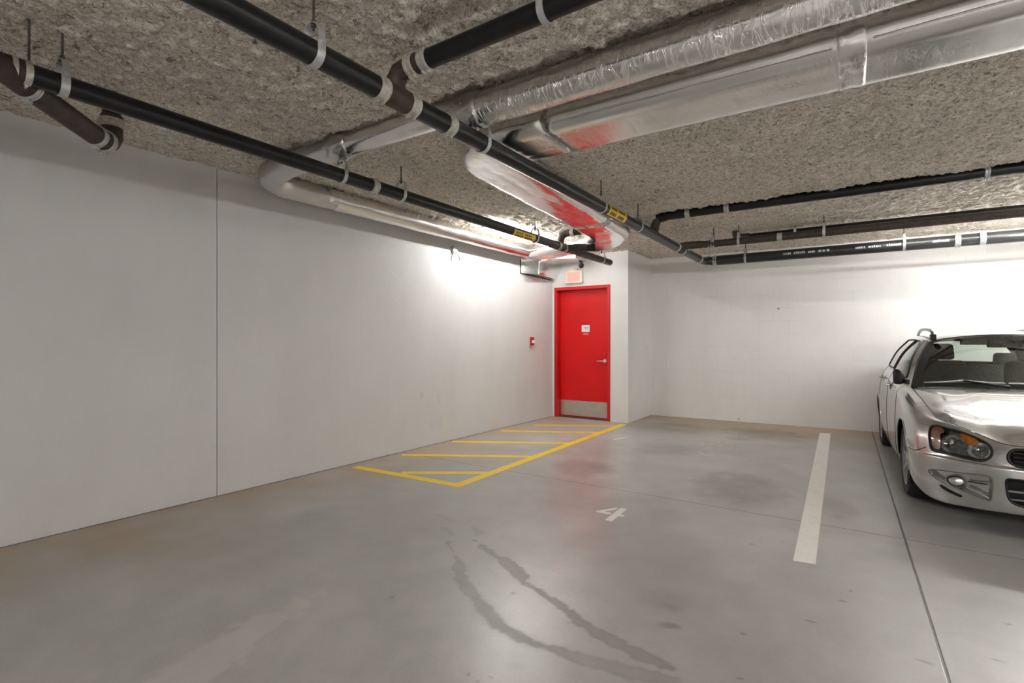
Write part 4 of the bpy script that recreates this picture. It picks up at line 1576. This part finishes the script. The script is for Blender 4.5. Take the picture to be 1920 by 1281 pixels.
net = np.array([ST['L%d' % k] for k in range(8)]).transpose(1, 0, 2)
body_s = Surf(net, True, True)
us = np.concatenate([np.linspace(0, 6, 150)[:-1], np.linspace(6, 8, 60)[:-1], np.linspace(8, 11, 50)[:-1], np.linspace(11, 13, 60)[:-1], np.linspace(13, 16, 36)])
skin = Skin(body_s, us, np.linspace(0, 7, 92))
FWR, RWR = 0.338, 0.345


def arch(cy, r):
    return lambda P: np.where(np.abs(P[..., 0]) > 0.45, np.hypot(P[..., 1] - cy, P[..., 2] - 0.298) - r, 1.0)


def front(poly):
    return lambda P: np.where(P[..., 1] > 0.25, poly_sdf(poly, P[..., 0], P[..., 2]), 1.0)


skin.cut(arch(0, FWR))
skin.cut(arch(-2.44, RWR))
HLP = smooth_poly([(.697, .655), (.716, .60), (.716, .505), (.700, .490), (.632, .497), (.56, .488), (.50, .482), (.458, .492), (.428, .530), (.424, .575), (.448, .610), (.512, .640), (.594, .662), (.665, .668)], 2)
hl = skin.cut(front(HLP))
grl = skin.cut(front(smooth_poly([(-.30, .592), (.30, .592), (.345, .575), (.362, .530), (.342, .490), (.29, .476), (-.29, .476), (-.342, .490), (-.362, .530), (-.345, .575)], 2)))
lgr = skin.cut(front(smooth_poly([(-.34, .405), (.345, .405), (.372, .395), (.370, .35), (.355, .255), (.31, .226), (.2, .219), (-.2, .219), (-.31, .226), (-.355, .255), (-.370, .35)], 2)))
fog = skin.cut(front(smooth_poly([(.735, .345), (.71, .372), (.55, .393), (.46, .402), (.434, .392), (.430, .36), (.430, .25), (.440, .232), (.465, .236), (.56, .268), (.66, .290), (.712, .315)], 2)))
slot_f = (front(smooth_poly([(.678, .262), (.650, .238), (.60, .222), (.570, .216), (.568, .234), (.60, .242), (.645, .262), (.668, .274)], 1)))
b0 = skin.mesh()
# hood, roof, pillars
xs_ = [0, .2, .358, .49, .577, .645]
lead = net[:6, 7]
cow = [(0, -.27, .898), (.217, -.285, .896), (.388, -.325, .891), (.532, -.385, .884), (.626, -.435, .875), (.700, -.485, .861)]
hn = []
for j in range(6):
    col = []
    for k in range(7):
        f = k / 6
        p = np.array(lead[j]) * (1 - f) + np.array(cow[j]) * f
        s_ = xs_[j] / .645
        edge = np.array(lead[5]) * (1 - f) + np.array(cow[5]) * f
        p[2] += 4 * f * (1 - f) * (.040 * (1 - s_ * s_) + .004) + (0.018 * math.sin(PI * min(1, f * 3)) if j < 5 and f < .34 else 0) * (1 - s_ * s_ * .5)
        col.append(p)
    hn.append(col)
hood_s = Surf(hn, True)


def hood_fun(U, V):
    P = hood_s(U, V)
    x = P[..., 0]
    f = V / 6
    e = 0.40 - 0.05 * f
    step = 1 / (1 + np.exp(-(e - x) / 0.012))
    P[..., 2] += 0.010 * step * np.clip(f * 6, 0, 1) * np.clip((1 - f) * 5, 0, 1)
    return P


U, V = np.meshgrid(np.linspace(0, 5, 60), np.linspace(0, 6, 70), indexing='ij')


def gridf(nu, nv):
    idx = np.arange(nu * nv).reshape(nu, nv)
    return np.stack([idx[:-1, :-1], idx[1:, :-1], idx[1:, 1:], idx[:-1, 1:]], -1).reshape(-1, 4)


hoodm = (hood_fun(U, V).reshape(-1, 3), gridf(60, 70))
cobj('hood', both([hoodm]), M['car_paint'], hard=30)

# greenhouse sides with windows cut out
gs = [[(.714, -.475, .868), (.635, -.765, 1.085), (.520, -1.065, 1.278)],
      [(.757, -.78, .930), (.675, -.975, 1.135), (.545, -1.17, 1.303)],
      [(.773, -1.2, .967), (.688, -1.30, 1.155), (.560, -1.42, 1.318)],
      [(.768, -1.6, .979), (.682, -1.68, 1.165), (.552, -1.76, 1.326)],
      [(.757, -2.0, .986), (.665, -2.10, 1.168), (.525, -2.2, 1.326)],
      [(.716, -2.5, .991), (.620, -2.57, 1.165), (.480, -2.65, 1.316)],
      [(.655, -2.95, 1.0), (.565, -2.955, 1.16), (.440, -2.95, 1.292)],
      [(.590, -3.13, 1.0), (.520, -3.10, 1.15), (.425, -3.05, 1.272)]]
gsk = Skin(Surf(gs), np.concatenate([np.linspace(0, 3, 70)[:-1], np.linspace(3, 7, 80)]), np.linspace(0, 2, 44))


def side(poly):
    return lambda P: poly_sdf(poly, P[..., 1], P[..., 2])


wf = gsk.cut(side(smooth_poly([(-.70, .935), (-.66, .945), (-.80, 1.06), (-1.00, 1.205), (-1.13, 1.275), (-1.22, 1.290), (-1.27, 1.285), (-1.285, 1.0), (-1.27, .985)], 1)))
wr = gsk.cut(side(smooth_poly([(-1.36, .995), (-1.345, 1.02), (-1.335, 1.285), (-1.36, 1.297), (-2.02, 1.297), (-2.05, 1.285), (-2.12, 1.02), (-2.11, 1.003)], 1)))
wq = gsk.cut(side(smooth_poly([(-2.22, 1.008), (-2.20, 1.03), (-2.14, 1.28), (-2.17, 1.295), (-2.55, 1.285), (-2.62, 1.275), (-2.86, 1.05), (-2.86, 1.018)], 1)))
g0 = gsk.mesh()
ws = [[(0, -.265, .897), (0, -.60, 1.150), (0, -.925, 1.345)],
      [(.22, -.285, .895), (.20, -.61, 1.147), (.18, -.935, 1.340)],
      [(.44, -.345, .888), (.41, -.66, 1.138), (.36, -.97, 1.318)],
      [(.60, -.415, .877), (.545, -.715, 1.112), (.455, -1.015, 1.298)],
      [(.705, -.478, .864), (.630, -.768, 1.083), (.516, -1.068, 1.274)]]
wsk = Skin(Surf(ws, True), np.linspace(0, 4, 40), np.linspace(0, 2, 30))
wpoly = smooth_poly([(-.53, 1.29), (-.668, .90), (.668, .90), (.53, 1.29)], 0)


def ws_f(P):
    # inside the black border of the windscreen
    a = np.abs(P[..., 0])
    v = (P[..., 2] - .864) / (1.274 - .864)
    lim = .705 + (.516 - .705) * v - .034
    top = 1.345 - .28 * a * a - .010
    return np.maximum(a - lim, P[..., 2] - top)


glass_w = wsk.cut(ws_f)
wframe = wsk.mesh()
rf = []
for (ya, xa, zc, ze) in ((-.925, .516, 1.345, 1.274), (-1.15, .540, 1.374, 1.300), (-1.5, .559, 1.392, 1.321), (-2.0, .540, 1.397, 1.327), (-2.5, .498, 1.390, 1.320), (-2.9, .447, 1.366, 1.296), (-3.05, .425, 1.345, 1.274)):
    row = []
    for s_ in (0, .35, .7, .9, 1):
        y = ya - (0.143 * s_ ** 2 if ya > -1 else 0.06 * s_ * s_ * (1 if ya > -1.3 else 0))
        row.append((xa * s_, y, ze + (zc - ze) * (1 - s_ ** 2.2)))
    rf.append(row)
roof_s = Surf(np.array(rf).transpose(1, 0, 2), True)
U, V = np.meshgrid(np.linspace(0, 4, 30), np.linspace(0, 6, 50), indexing='ij')
roofm = (roof_s(U, V).reshape(-1, 3), gridf(30, 50))
# tailgate
tg = [[(0, -3.24, 1.0), (0, -3.16, 1.17), (0, -3.05, 1.345)], [(.36, -3.22, 1.0), (.31, -3.145, 1.16), (.26, -3.05, 1.325)], [(.59, -3.13, 1.0), (.520, -3.10, 1.15), (.425, -3.05, 1.274)]]
tsk = Skin(Surf(tg, True), np.linspace(0, 2, 30), np.linspace(0, 2, 24))
rearglass = tsk.cut(lambda P: np.maximum(np.abs(P[..., 0]) - (.60 - .30 * (P[..., 2] - 1.0)), np.maximum(1.03 - P[..., 2], P[..., 2] - 1.285 + .15 * P[..., 0] ** 2)))
t0 = tsk.mesh()
cobj('body_shell', both([b0, g0, t0, roofm]), M['car_paint'], weld=0.0012, hard=32)
cobj('windscreen', both([glass_w]), M['glass'], hard=0)
cobj('windscreen_surround', both([wframe]), M['dark_seal'], hard=0)
cobj('rear_window', both([rearglass]), M['glass'], hard=0)
for sgn in (0, 1):
    for pc in (wf, wr, wq):
        p = mirror(*pc) if sgn else pc
        g = cobj('side_window', [p], M['glass'], hard=0)
        ring(p, 0.009, 'window_seal', M['dark_seal'], g)
    # B and C pillar covers
    for (ya, yb) in ((-1.285, -1.338),):
        Uq = []
        S_ = Surf(gs)
        vv = np.linspace(.18, 1.72, 14)
        pv = []
        for v_ in vv:
            us_ = np.linspace(0, 7, 600)
            line = S_(us_, np.full_like(us_, v_))
            for yy in (ya, yb):
                k = np.argmin(np.abs(line[:, 1] - yy))
                pv.append(line[k] + np.array([.002, 0, 0]))
        pv = np.array(pv)
        if sgn:
            pv = pv * np.array([-1, 1, 1])
        cobj('pillar_cover', [(pv, np.array([(2 * i, 2 * i + 1, 2 * i + 3, 2 * i + 2) for i in range(13)]))], M['dark_seal'], hard=0)

# panel gaps drawn as fine dark seams
SEAMW = 0.0032


def seam(pts, name='panel_gap', r=SEAMW):
    for s_ in (1, -1):
        MB().tube([(s_ * p[0], p[1], p[2]) for p in pts], r, 6, False).build(name, M['dark_seal'], car)


seam([tuple(p) for p in body_s(np.linspace(3.2, 8, 40), np.full(40, 7.0))])
seam([tuple(p) for p in body_s(np.linspace(0, 3.0, 24), np.full(24, 6.55))])
S2 = body_s(np.linspace(4.95, 6.15, 20), np.linspace(4.35, 3.72, 20))
seam([tuple(p) for p in S2])
for yy in (-.52, -1.31, -2.18):
    uu = np.interp(yy, [-2.44, -2.0, -1.2, -.75, -.45][::1], [12, 11, 10, 9, 8])
    v1 = 7.0 if yy < -.6 else 6.6
    if yy < -2.1:
        q = body_s(np.full(20, uu), np.linspace(4.6, 7.0, 20))
    else:
        q = body_s(np.full(24, uu), np.linspace(1.0, v1, 24))
    seam([tuple(p) for p in q], r=0.0026)
q = body_s(np.linspace(8.1, 11.3, 40), np.full(40, 1.05))
seam([tuple(p) for p in q], r=0.0026)
MB().tube([tuple(p * np.array([1, 1, 1])) for p in Surf(ws, True)(np.linspace(0, 4, 30), np.full(30, 1.985))][::1] , 0.0035, 8, False).build('windscreen_seal', M['dark_seal'], car)
MB().tube([tuple(p * np.array([-1, 1, 1])) for p in Surf(ws, True)(np.linspace(0, 4, 30), np.full(30, 1.985))], 0.0035, 8, False).build('windscreen_seal', M['dark_seal'], car)
for s_ in (1, -1):
    edge_l = Surf(ws, True)(np.full(24, 3.97), np.linspace(0.05, 2, 24))
    MB().tube([(s_ * p[0], p[1], p[2] + .002) for p in edge_l], 0.009, 8, False).build('windscreen_seal', M['dark_seal'], car)
# black scuttle between hood and glass
sc = np.array([[(x * s_, y, z) for (x, y, z) in row] for row in ([c_ for c_ in cow],) for s_ in (1,)])[0]
scv, scf = [], []
for i, p in enumerate(cow):
    scv += [(p[0], p[1] + .03, p[2] - .006), (p[0], p[1] - .035, p[2] - .002)]
for i in range(5):
    scf.append((2 * i, 2 * i + 1, 2 * i + 3, 2 * i + 2))
cobj('scuttle_panel', both([(np.array(scv), np.array(scf))]), M['black_plastic'], hard=0)

# headlights
for s_ in (1, -1):
    p = hl if s_ == 1 else mirror(*hl)
    root_h = cobj('headlight', [p], M['lens'], hard=0)
    w_, f_ = recess(hl, .055, .93, (-.35, -1, 0))
    if s_ == -1:
        w_, f_ = mirror(*w_), mirror(*f_)
    cobj('lamp_housing', [w_, f_], M['lamp_bowl'], root_h, hard=40)
    ring(p, 0.0055, 'lamp_seal', M['dark_seal'], root_h)

    def cup(x, y, z, r, dep, name):
        mb = MB()
        prof = [(r * 1.0, 0.0), (r * 1.03, .006), (r * .93, .0), (r * .82, -dep * .45), (r * .55, -dep * .8), (r * .28, -dep), (0.0, -dep)]
        mb.lathe([(a, b_) for a, b_ in prof], (s_ * x, y, z), (s_ * .25, 1, 0.0), 24)
        o = mb.build(name, M['reflector'], root_h)
        MB().lathe([(0, .012), (r * .20, .008), (r * .26, -.01), (r * .24, -dep)], (s_ * x, y - .02, z), (s_ * .25, 1, 0), 14).build('bulb', M['reflector'], root_h)
        return o
    cup(.482, .792, .545, .056, .03, 'reflector')
    cup(.600, .695, .558, .066, .03, 'reflector')
    # amber turn lamp wedge along the top edge
    am = [(.572, .650), (.500, .626), (.478, .600), (.520, .572), (.556, .600)]
    tmp = Skin(body_s, np.linspace(2, 5.4, 90), np.linspace(4, 7, 70))
    ap = tmp.cut(front(smooth_poly(am, 1)))
    w_, f_ = recess(ap, .03, .9, (-.25, -1, 0))
    q = [(np.array(ap[0]) + np.array([-.004, -.012, 0]), ap[1]), w_]
    cobj('turn_lamp', q if s_ == 1 else [mirror(*k) for k in q], M['amber'], root_h, hard=30)['label'] = 'amber turn lamp'
    mk = [(.693, .650), (.708, .60), (.708, .512), (.675, .505), (.668, .56), (.664, .615), (.640, .625), (.645, .655), (.67, .660)]
    tmp = Skin(body_s, np.linspace(3, 6, 90), np.linspace(4, 7, 70))
    ap = tmp.cut(front(smooth_poly(mk, 1)))
    q = [(np.array(ap[0]) + np.array([-.006, -.012, 0]), ap[1])]
    cobj('side_marker', q if s_ == 1 else [mirror(*k) for k in q], M['side_marker'], root_h, hard=30)['label'] = 'copper-coloured side marker'

# grilles, fog lamps
w_, f_ = recess(grl, .06, .96)
gr = cobj('grille', both([w_, f_]), M['void'], hard=40)
ring(grl, .010, 'grille_frame', M['black_plastic'], gr, (0, -.004, 0))
for k in range(3):
    z = .512 + k * .026
    MB().box(-.335, .335, .865, .905, z - .004, z + .004).build('grille_bar', M['black_plastic'], gr, False)
w_, f_ = recess(lgr, .07, .95)
gr = cobj('lower_grille', both([w_, f_]), M['void'], hard=40)
ring(lgr, .008, 'grille_frame', M['black_plastic'], gr, (0, -.006, 0))
MB().box(-.36, .36, .845, .875, .305, .318).build('grille_bar', M['bezel'], gr, False)
MB().box(-.36, .36, .845, .875, .255, .265).build('grille_bar', M['bezel'], gr, False)
for s_ in (1, -1):
    w_, f_ = recess(fog, .040, .90, (-.2, -1, 0))
    if s_ == -1:
        w_, f_ = mirror(*w_), mirror(*f_)
    fp = cobj('fog_lamp_pocket', [w_, f_], M['car_paint'], hard=30)
    p = fog if s_ == 1 else mirror(*fog)
    ring(p, .0035, 'pocket_edge', M['bezel'], fp)
    mb = MB().lathe([(0, .014), (.030, .012), (.044, .004), (.050, -.006)], (0, 0, 0), (s_ * .25, 1, 0), 26)
    mb.v = [(v[0] + s_ * .595, v[1] + .772, v[2] * .72 + .318) for v in mb.v]
    mb.build('fog_lamp', M['reflector'], fp)
    mb = MB().lathe([(.050, .010), (.056, .012), (.058, 0), (.056, -.03)], (0, 0, 0), (s_ * .25, 1, 0), 26)
    mb.v = [(v[0] + s_ * .595, v[1] + .770, v[2] * .74 + .318) for v in mb.v]
    mb.build('fog_lamp_rim', M['bezel'], fp)
    MB().tube([(s_ * .54, .815, .335), (s_ * .45, .862, .338)], .0045, 8).build('pocket_vane', M['dark_seal'], fp)
    MB().tube([(s_ * .545, .812, .296), (s_ * .49, .845, .272), (s_ * .445, .865, .250)], [.012, .010, .006], 10).build('pocket_vane', M['car_paint'], fp)
    tmp = Skin(body_s, np.linspace(2.6, 5, 200), np.linspace(.6, 2.2, 90))
    sp_ = tmp.cut(slot_f)
    sp_ = (np.array(sp_[0]) + np.array([.0005, .002, -.0005]), sp_[1])
    cobj('bumper_slot', [sp_ if s_ == 1 else mirror(*sp_)], M['void'], hard=0)

# underside, arches and cabin
MB().prism([(-.70, .44), (-.6, .60), (.6, .60), (.70, .44), (.74, .42), (.54, .40), (.54, -.40), (.76, -.42), (.76, -2.02), (.54, -2.05), (.54, -2.82), (.72, -2.85), (.62, -3.2), (-.62, -3.2), (-.72, -2.85), (-.54, -2.82), (-.54, -2.05), (-.76, -2.02), (-.76, -.42), (-.54, -.40), (-.54, .40), (-.74, .42)], .20, .34).build('underbody', M['void'], car, False)
for s_ in (1, -1):
    for (cy, r) in ((0, FWR), (-2.44, RWR)):
        mb = MB()
        v, f = [], []
        for k in range(29):
            a = PI * (-.12 + 1.24 * k / 28)
            for x in (.80, .52):
                v.append((s_ * x, cy + (r + .006) * math.cos(a), .298 + (r + .006) * math.sin(a)))
        for k in range(28):
            f.append((2 * k, 2 * k + 1, 2 * k + 3, 2 * k + 2))
        mb.add(v, f)
        mb.build('arch_liner', M['void'], car)
        # rolled lip of the arch
        lip = []
        for k in range(33):
            a = PI * (-.02 + 1.04 * k / 32)
            y, z = cy + r * math.cos(a), .298 + r * math.sin(a)
            lip.append((y, z))
        pts = []
        dense = body_s(*np.meshgrid(np.linspace(5.5, 14, 300), np.linspace(0, 6.2, 80), indexing='ij')).reshape(-1, 3)
        for (y, z) in lip:
            d = (dense[:, 1] - y) ** 2 + (dense[:, 2] - z) ** 2
            k = np.argmin(d)
            pts.append((s_ * (dense[k, 0] - .001), y, z))
        MB().tube(pts, .006, 8, False).build('arch_lip', M['car_paint'], car)
mb = MB().prism([(-.71, -.45), (.71, -.45), (.74, -1.2), (.68, -2.5), (.55, -3.0), (-.55, -3.0), (-.68, -2.5), (-.74, -1.2)], .34, .36)
n0 = [(-.71, -.45), (.71, -.45), (.745, -1.2), (.69, -2.5), (.56, -3.05), (-.56, -3.05), (-.69, -2.5), (-.745, -1.2)]
for i in range(8):
    if i == 0:
        continue
    (x0, y0), (x1, y1) = n0[i], n0[(i + 1) % 8]
    zt0 = np.interp(-y0, [.45, .75, 1.2, 3.1], [.84, .90, .95, .98])
    zt1 = np.interp(-y1, [.45, .75, 1.2, 3.1], [.84, .90, .95, .98])
    mb.add([(x0, y0, .35), (x1, y1, .35), (x1, y1, zt1), (x0, y0, zt0)], [(0, 1, 2, 3)])
mb.build('cabin_tub', M['cabin'], car, False)
# headliner
U, V = np.meshgrid(np.linspace(0, 3.7, 12), np.linspace(.35, 5.8, 20), indexing='ij')
hm = roof_s(U, V)
hm[..., 2] -= .03
cobj('headliner', both([(hm.reshape(-1, 3), gridf(12, 20))]), M['cabin'], hard=0)
# dashboard
dv, df = [], []
prof = [(-.30, .80), (-.33, .865), (-.45, .885), (-.62, .895), (-.78, .885), (-.86, .845), (-.88, .70), (-.84, .50)]
for i, x in enumerate((-.66, -.5, -.2, 0, .2, .5, .66)):
    for (y, z) in prof:
        dv.append((x, y - .10 * (x / .66) ** 2 * (1 if y > -.7 else .3), z - .01 * (x / .66) ** 2))
for i in range(6):
    for k in range(len(prof) - 1):
        a = i * len(prof) + k
        df.append((a, a + 1, a + len(prof) + 1, a + len(prof)))
cobj('dashboard', [(np.array(dv), np.array(df))], M['cabin'], hard=0)


def cushion(x, y, z, sx, sy, sz, lean, name, parent=None, mat='seat_cloth', bev=.05):
    mb = MB().box(-sx / 2, sx / 2, -sy / 2, sy / 2, 0, sz)
    c_, s2 = math.cos(lean), math.sin(lean)
    mb.v = [(x + p[0] * (1 - .10 * p[2] / sz), y + p[1] * c_ - p[2] * s2, z + p[1] * s2 + p[2] * c_) for p in mb.v]
    o = mb.build(name, M[mat], parent or car, True, 0, bev)
    o.modifiers['bevel'].segments = 4
    return o


for s_ in (1, -1):
    st = cushion(s_ * .36, -1.20, .50, .50, .50, .14, 0, 'seat')
    cushion(s_ * .36, -1.44, .60, .48, .13, .50, .30, 'seat_back', st)
    cushion(s_ * .36, -1.60, 1.09, .26, .09, .17, .20, 'head_restraint', st, bev=.035)
st = cushion(0, -2.10, .50, 1.25, .50, .14, 0, 'seat')
cushion(0, -2.34, .60, 1.24, .13, .44, .32, 'seat_back', st)
for x in (-.36, .36):
    cushion(x, -2.50, 1.02, .24, .08, .13, .15, 'head_restraint', st, bev=.03)
mb = MB()
pts = [(-.36 + .18 * math.cos(a), -.93 - .06 * math.sin(a), .90 + .17 * math.sin(a)) for a in np.linspace(0, 2 * PI, 33)]
mb.tube(pts, .014, 10, False)
mb.tube([(-.54, -.93, .90), (-.18, -.93, .90)], .02, 10)
mb.tube([(-.36, -.93, .90), (-.36, -.75, .82)], .03, 10)
mb.build('steering_wheel', M['black_plastic'], car)
MB().box(-.12, .12, -.905, -.875, 1.225, 1.290).build('interior_mirror', M['black_plastic'], car, True, 30, .012)
MB().tube([(0, -.80, 1.255), (0, -.885, 1.26)], .012, 8).build('mirror_stalk', M['black_plastic'], car)
MB().box(.10, .30, -.93, -.915, 1.25, 1.315).build('sun_visor', M['cabin'], car, True, 30, .006)

# door mirrors
for s_ in (1, -1):
    mb = MB()
    sec = []
    for (x, dy, z0, z1, w2) in ((.765, 0, .905, .965, .03), (.778, .015, .895, 1.015, .05), (.805, .012, .890, 1.035, .056), (.838, .005, .892, 1.035, .052), (.850, -.01, .905, 1.02, .035)):
        sec.append([(s_ * x, -.56 + dy + w2, z0 + .01), (s_ * x, -.56 + dy + w2 * .9, z1 - .01), (s_ * x, -.56 + dy, z1), (s_ * x, -.56 + dy - w2, z1 - .004), (s_ * x, -.56 + dy - w2, z0 + .004), (s_ * x, -.56 + dy, z0)])
    v = [p for r_ in sec for p in r_]
    f = [(i * 6 + k, i * 6 + (k + 1) % 6, (i + 1) * 6 + (k + 1) % 6, (i + 1) * 6 + k) for i in range(4) for k in range(6)]
    f += [(0, 1, 2, 3, 4, 5), (24, 25, 26, 27, 28, 29)]
    mb.add(v, f)
    dm = mb.build('door_mirror', M['black_plastic'], car, True, 50)
    dm.location = (0, .16, 0.0)
    md = dm.modifiers.new('round', 'SUBSURF')
    md.levels = md.render_levels = 2
    MB().prism([(s_ * .742, -.42), (s_ * .765, -.42), (s_ * .775, -.60), (s_ * .752, -.62)], .905, .945).build('mirror_foot', M['black_plastic'], dm, False)
    # door handles
    for (yy, zz) in ((-1.02, .845), (-1.86, .875)):
        x = s_ * .826
        MB().tube([(x, yy - .085, zz), (x + s_ * .022, yy - .065, zz), (x + s_ * .024, yy, zz + .002), (x + s_ * .022, yy + .065, zz), (x, yy + .085, zz)], [.010, .012, .013, .012, .010], 10).build('door_handle', M['car_paint'], car)
        MB().lathe([(0, .002), (.045, .002), (.048, 0)], (x - s_ * .004, yy, zz), (s_, 0, 0), 20).build('handle_cup', M['bezel'], car)
    # roof rail
    rr = [(s_ * .490, -.955, 1.318), (s_ * .490, -.985, 1.362), (s_ * .492, -1.08, 1.388), (s_ * .490, -1.35, 1.403), (s_ * .475, -1.8, 1.410), (s_ * .445, -2.2, 1.404), (s_ * .412, -2.6, 1.385), (s_ * .392, -2.82, 1.360), (s_ * .388, -2.88, 1.315)]
    rl = MB().tube(rr, [.016, .017, .016, .015, .015, .015, .016, .017, .016], 14).build('roof_rail', M['alloy'], car)
    for (y, z, xr) in ((-.965, 1.325, .490), (-2.87, 1.315, .389)):
        MB().box(s_ * xr - .022, s_ * xr + .022, y - .05, y + .03, z - .035, z + .025).build('rail_foot', M['black_plastic'], rl, True, 30, .008)

# wipers
S_ = Surf(ws, True)


def on_glass(x, v, up=.012):
    us_ = np.linspace(0, 4, 200)
    line = S_(us_, np.full_like(us_, v))
    k = np.argmin(np.abs(line[:, 0] - abs(x)))
    p = line[k]
    return (x, p[1] + up, p[2] + up)


for (xa, xb) in ((.62, .12), (.10, -.52)):
    wv = MB().tube([on_glass(x, .10 + .05 * (1 if i == 2 else 0), .016) for i, x in enumerate((xa, xa - .12, (xa + xb) / 2, xb + .1, xb))], [.006, .008, .009, .008, .005], 8).build('wiper', M['galv'], car)
    MB().tube([on_glass(x, .085, .008) for x in np.linspace(xa, xb, 8)], .006, 8).build('wiper_blade', M['dark_seal'], wv)
    MB().tube([on_glass((xa + xb) / 2, .13, .024), on_glass((xa + xb) / 2 - .10, .05, .026), on_glass(xb - .02, -.0, .012)], [.008, .010, .013], 8).build('wiper_arm', M['black_plastic'], wv)
MB().lathe([(0, .016), (.008, .012), (.010, 0)], (.24, -.20, .893), (0, .1, 1), 10).build('washer_jet', M['black_plastic'], car)

# wheels
for s_ in (1, -1):
    for cy in (0, -2.44):
        xo = s_ * .802
        wr_ = MB()
        wr_.lathe([(.205, -.02), (.222, .0), (.262, .004), (.285, -.004), (.296, -.025), (.299, -.06), (.299, -.135), (.296, -.170), (.280, -.19), (.21, -.19)], (xo, cy, .299), (s_, 0, 0), 56)
        wheel = wr_.build('wheel', M['tyre'], car, True, 40)
        mb = MB()
        mb.lathe([(.206, -.19), (.206, -.02), (.213, -.012), (.213, -.004), (.198, -.004), (.192, -.02), (.188, -.10)], (xo, cy, .299), (s_, 0, 0), 48)
        mb.build('rim', M['alloy'], wheel)
        mb = MB()
        mb.lathe([(0, -.010), (.030, -.010), (.036, -.016), (.055, -.022), (.060, -.05)], (xo, cy, .299), (s_, 0, 0), 24)
        mb.build('hub', M['alloy'], wheel)
        for k in range(7):
            a = 2 * PI * k / 7 + .2
            ca, sa = math.cos(a), math.sin(a)
            pts = []
            for (r_, w2, dx) in ((.05, .020, -.022), (.12, .016, -.014), (.195, .022, -.012)):
                pts.append([(xo + s_ * (dx), cy + r_ * ca - w2 * sa, .299 + r_ * sa + w2 * ca), (xo + s_ * dx, cy + r_ * ca + w2 * sa, .299 + r_ * sa - w2 * ca),
                            (xo + s_ * (dx - .03), cy + r_ * ca + w2 * sa, .299 + r_ * sa - w2 * ca), (xo + s_ * (dx - .03), cy + r_ * ca - w2 * sa, .299 + r_ * sa + w2 * ca)])
            v = [q for r_ in pts for q in r_]
            f = [(i * 4 + j, i * 4 + (j + 1) % 4, (i + 1) * 4 + (j + 1) % 4, (i + 1) * 4 + j) for i in range(2) for j in range(4)] + [(0, 1, 2, 3), (8, 9, 10, 11)]
            MB().add(v, f).build('spoke', M['alloy'], wheel, False)
        MB().lathe([(0, -.12), (.19, -.12), (.20, -.13)], (xo, cy, .299), (s_, 0, 0), 32).build('brake_disc', M['rod'], wheel)
#CAR1

# ------------------------------------------------------------------ world, view
w = bpy.data.worlds.new('world')
SC.world = w
w.use_nodes = True
w.node_tree.nodes['Background'].inputs[0].default_value = (0.5, 0.5, 0.5, 1)
w.node_tree.nodes['Background'].inputs[1].default_value = 0.05
SC.view_settings.view_transform = 'Standard'
SC.view_settings.look = 'None'
SC.view_settings.gamma = 1.0
SC.view_settings.exposure = 1.12
SC.cycles.use_denoising = True
SC.cycles.max_bounces = 10
SC.cycles.diffuse_bounces = 6
SC.cycles.glossy_bounces = 5
SC.cycles.sample_clamp_indirect = 8.0
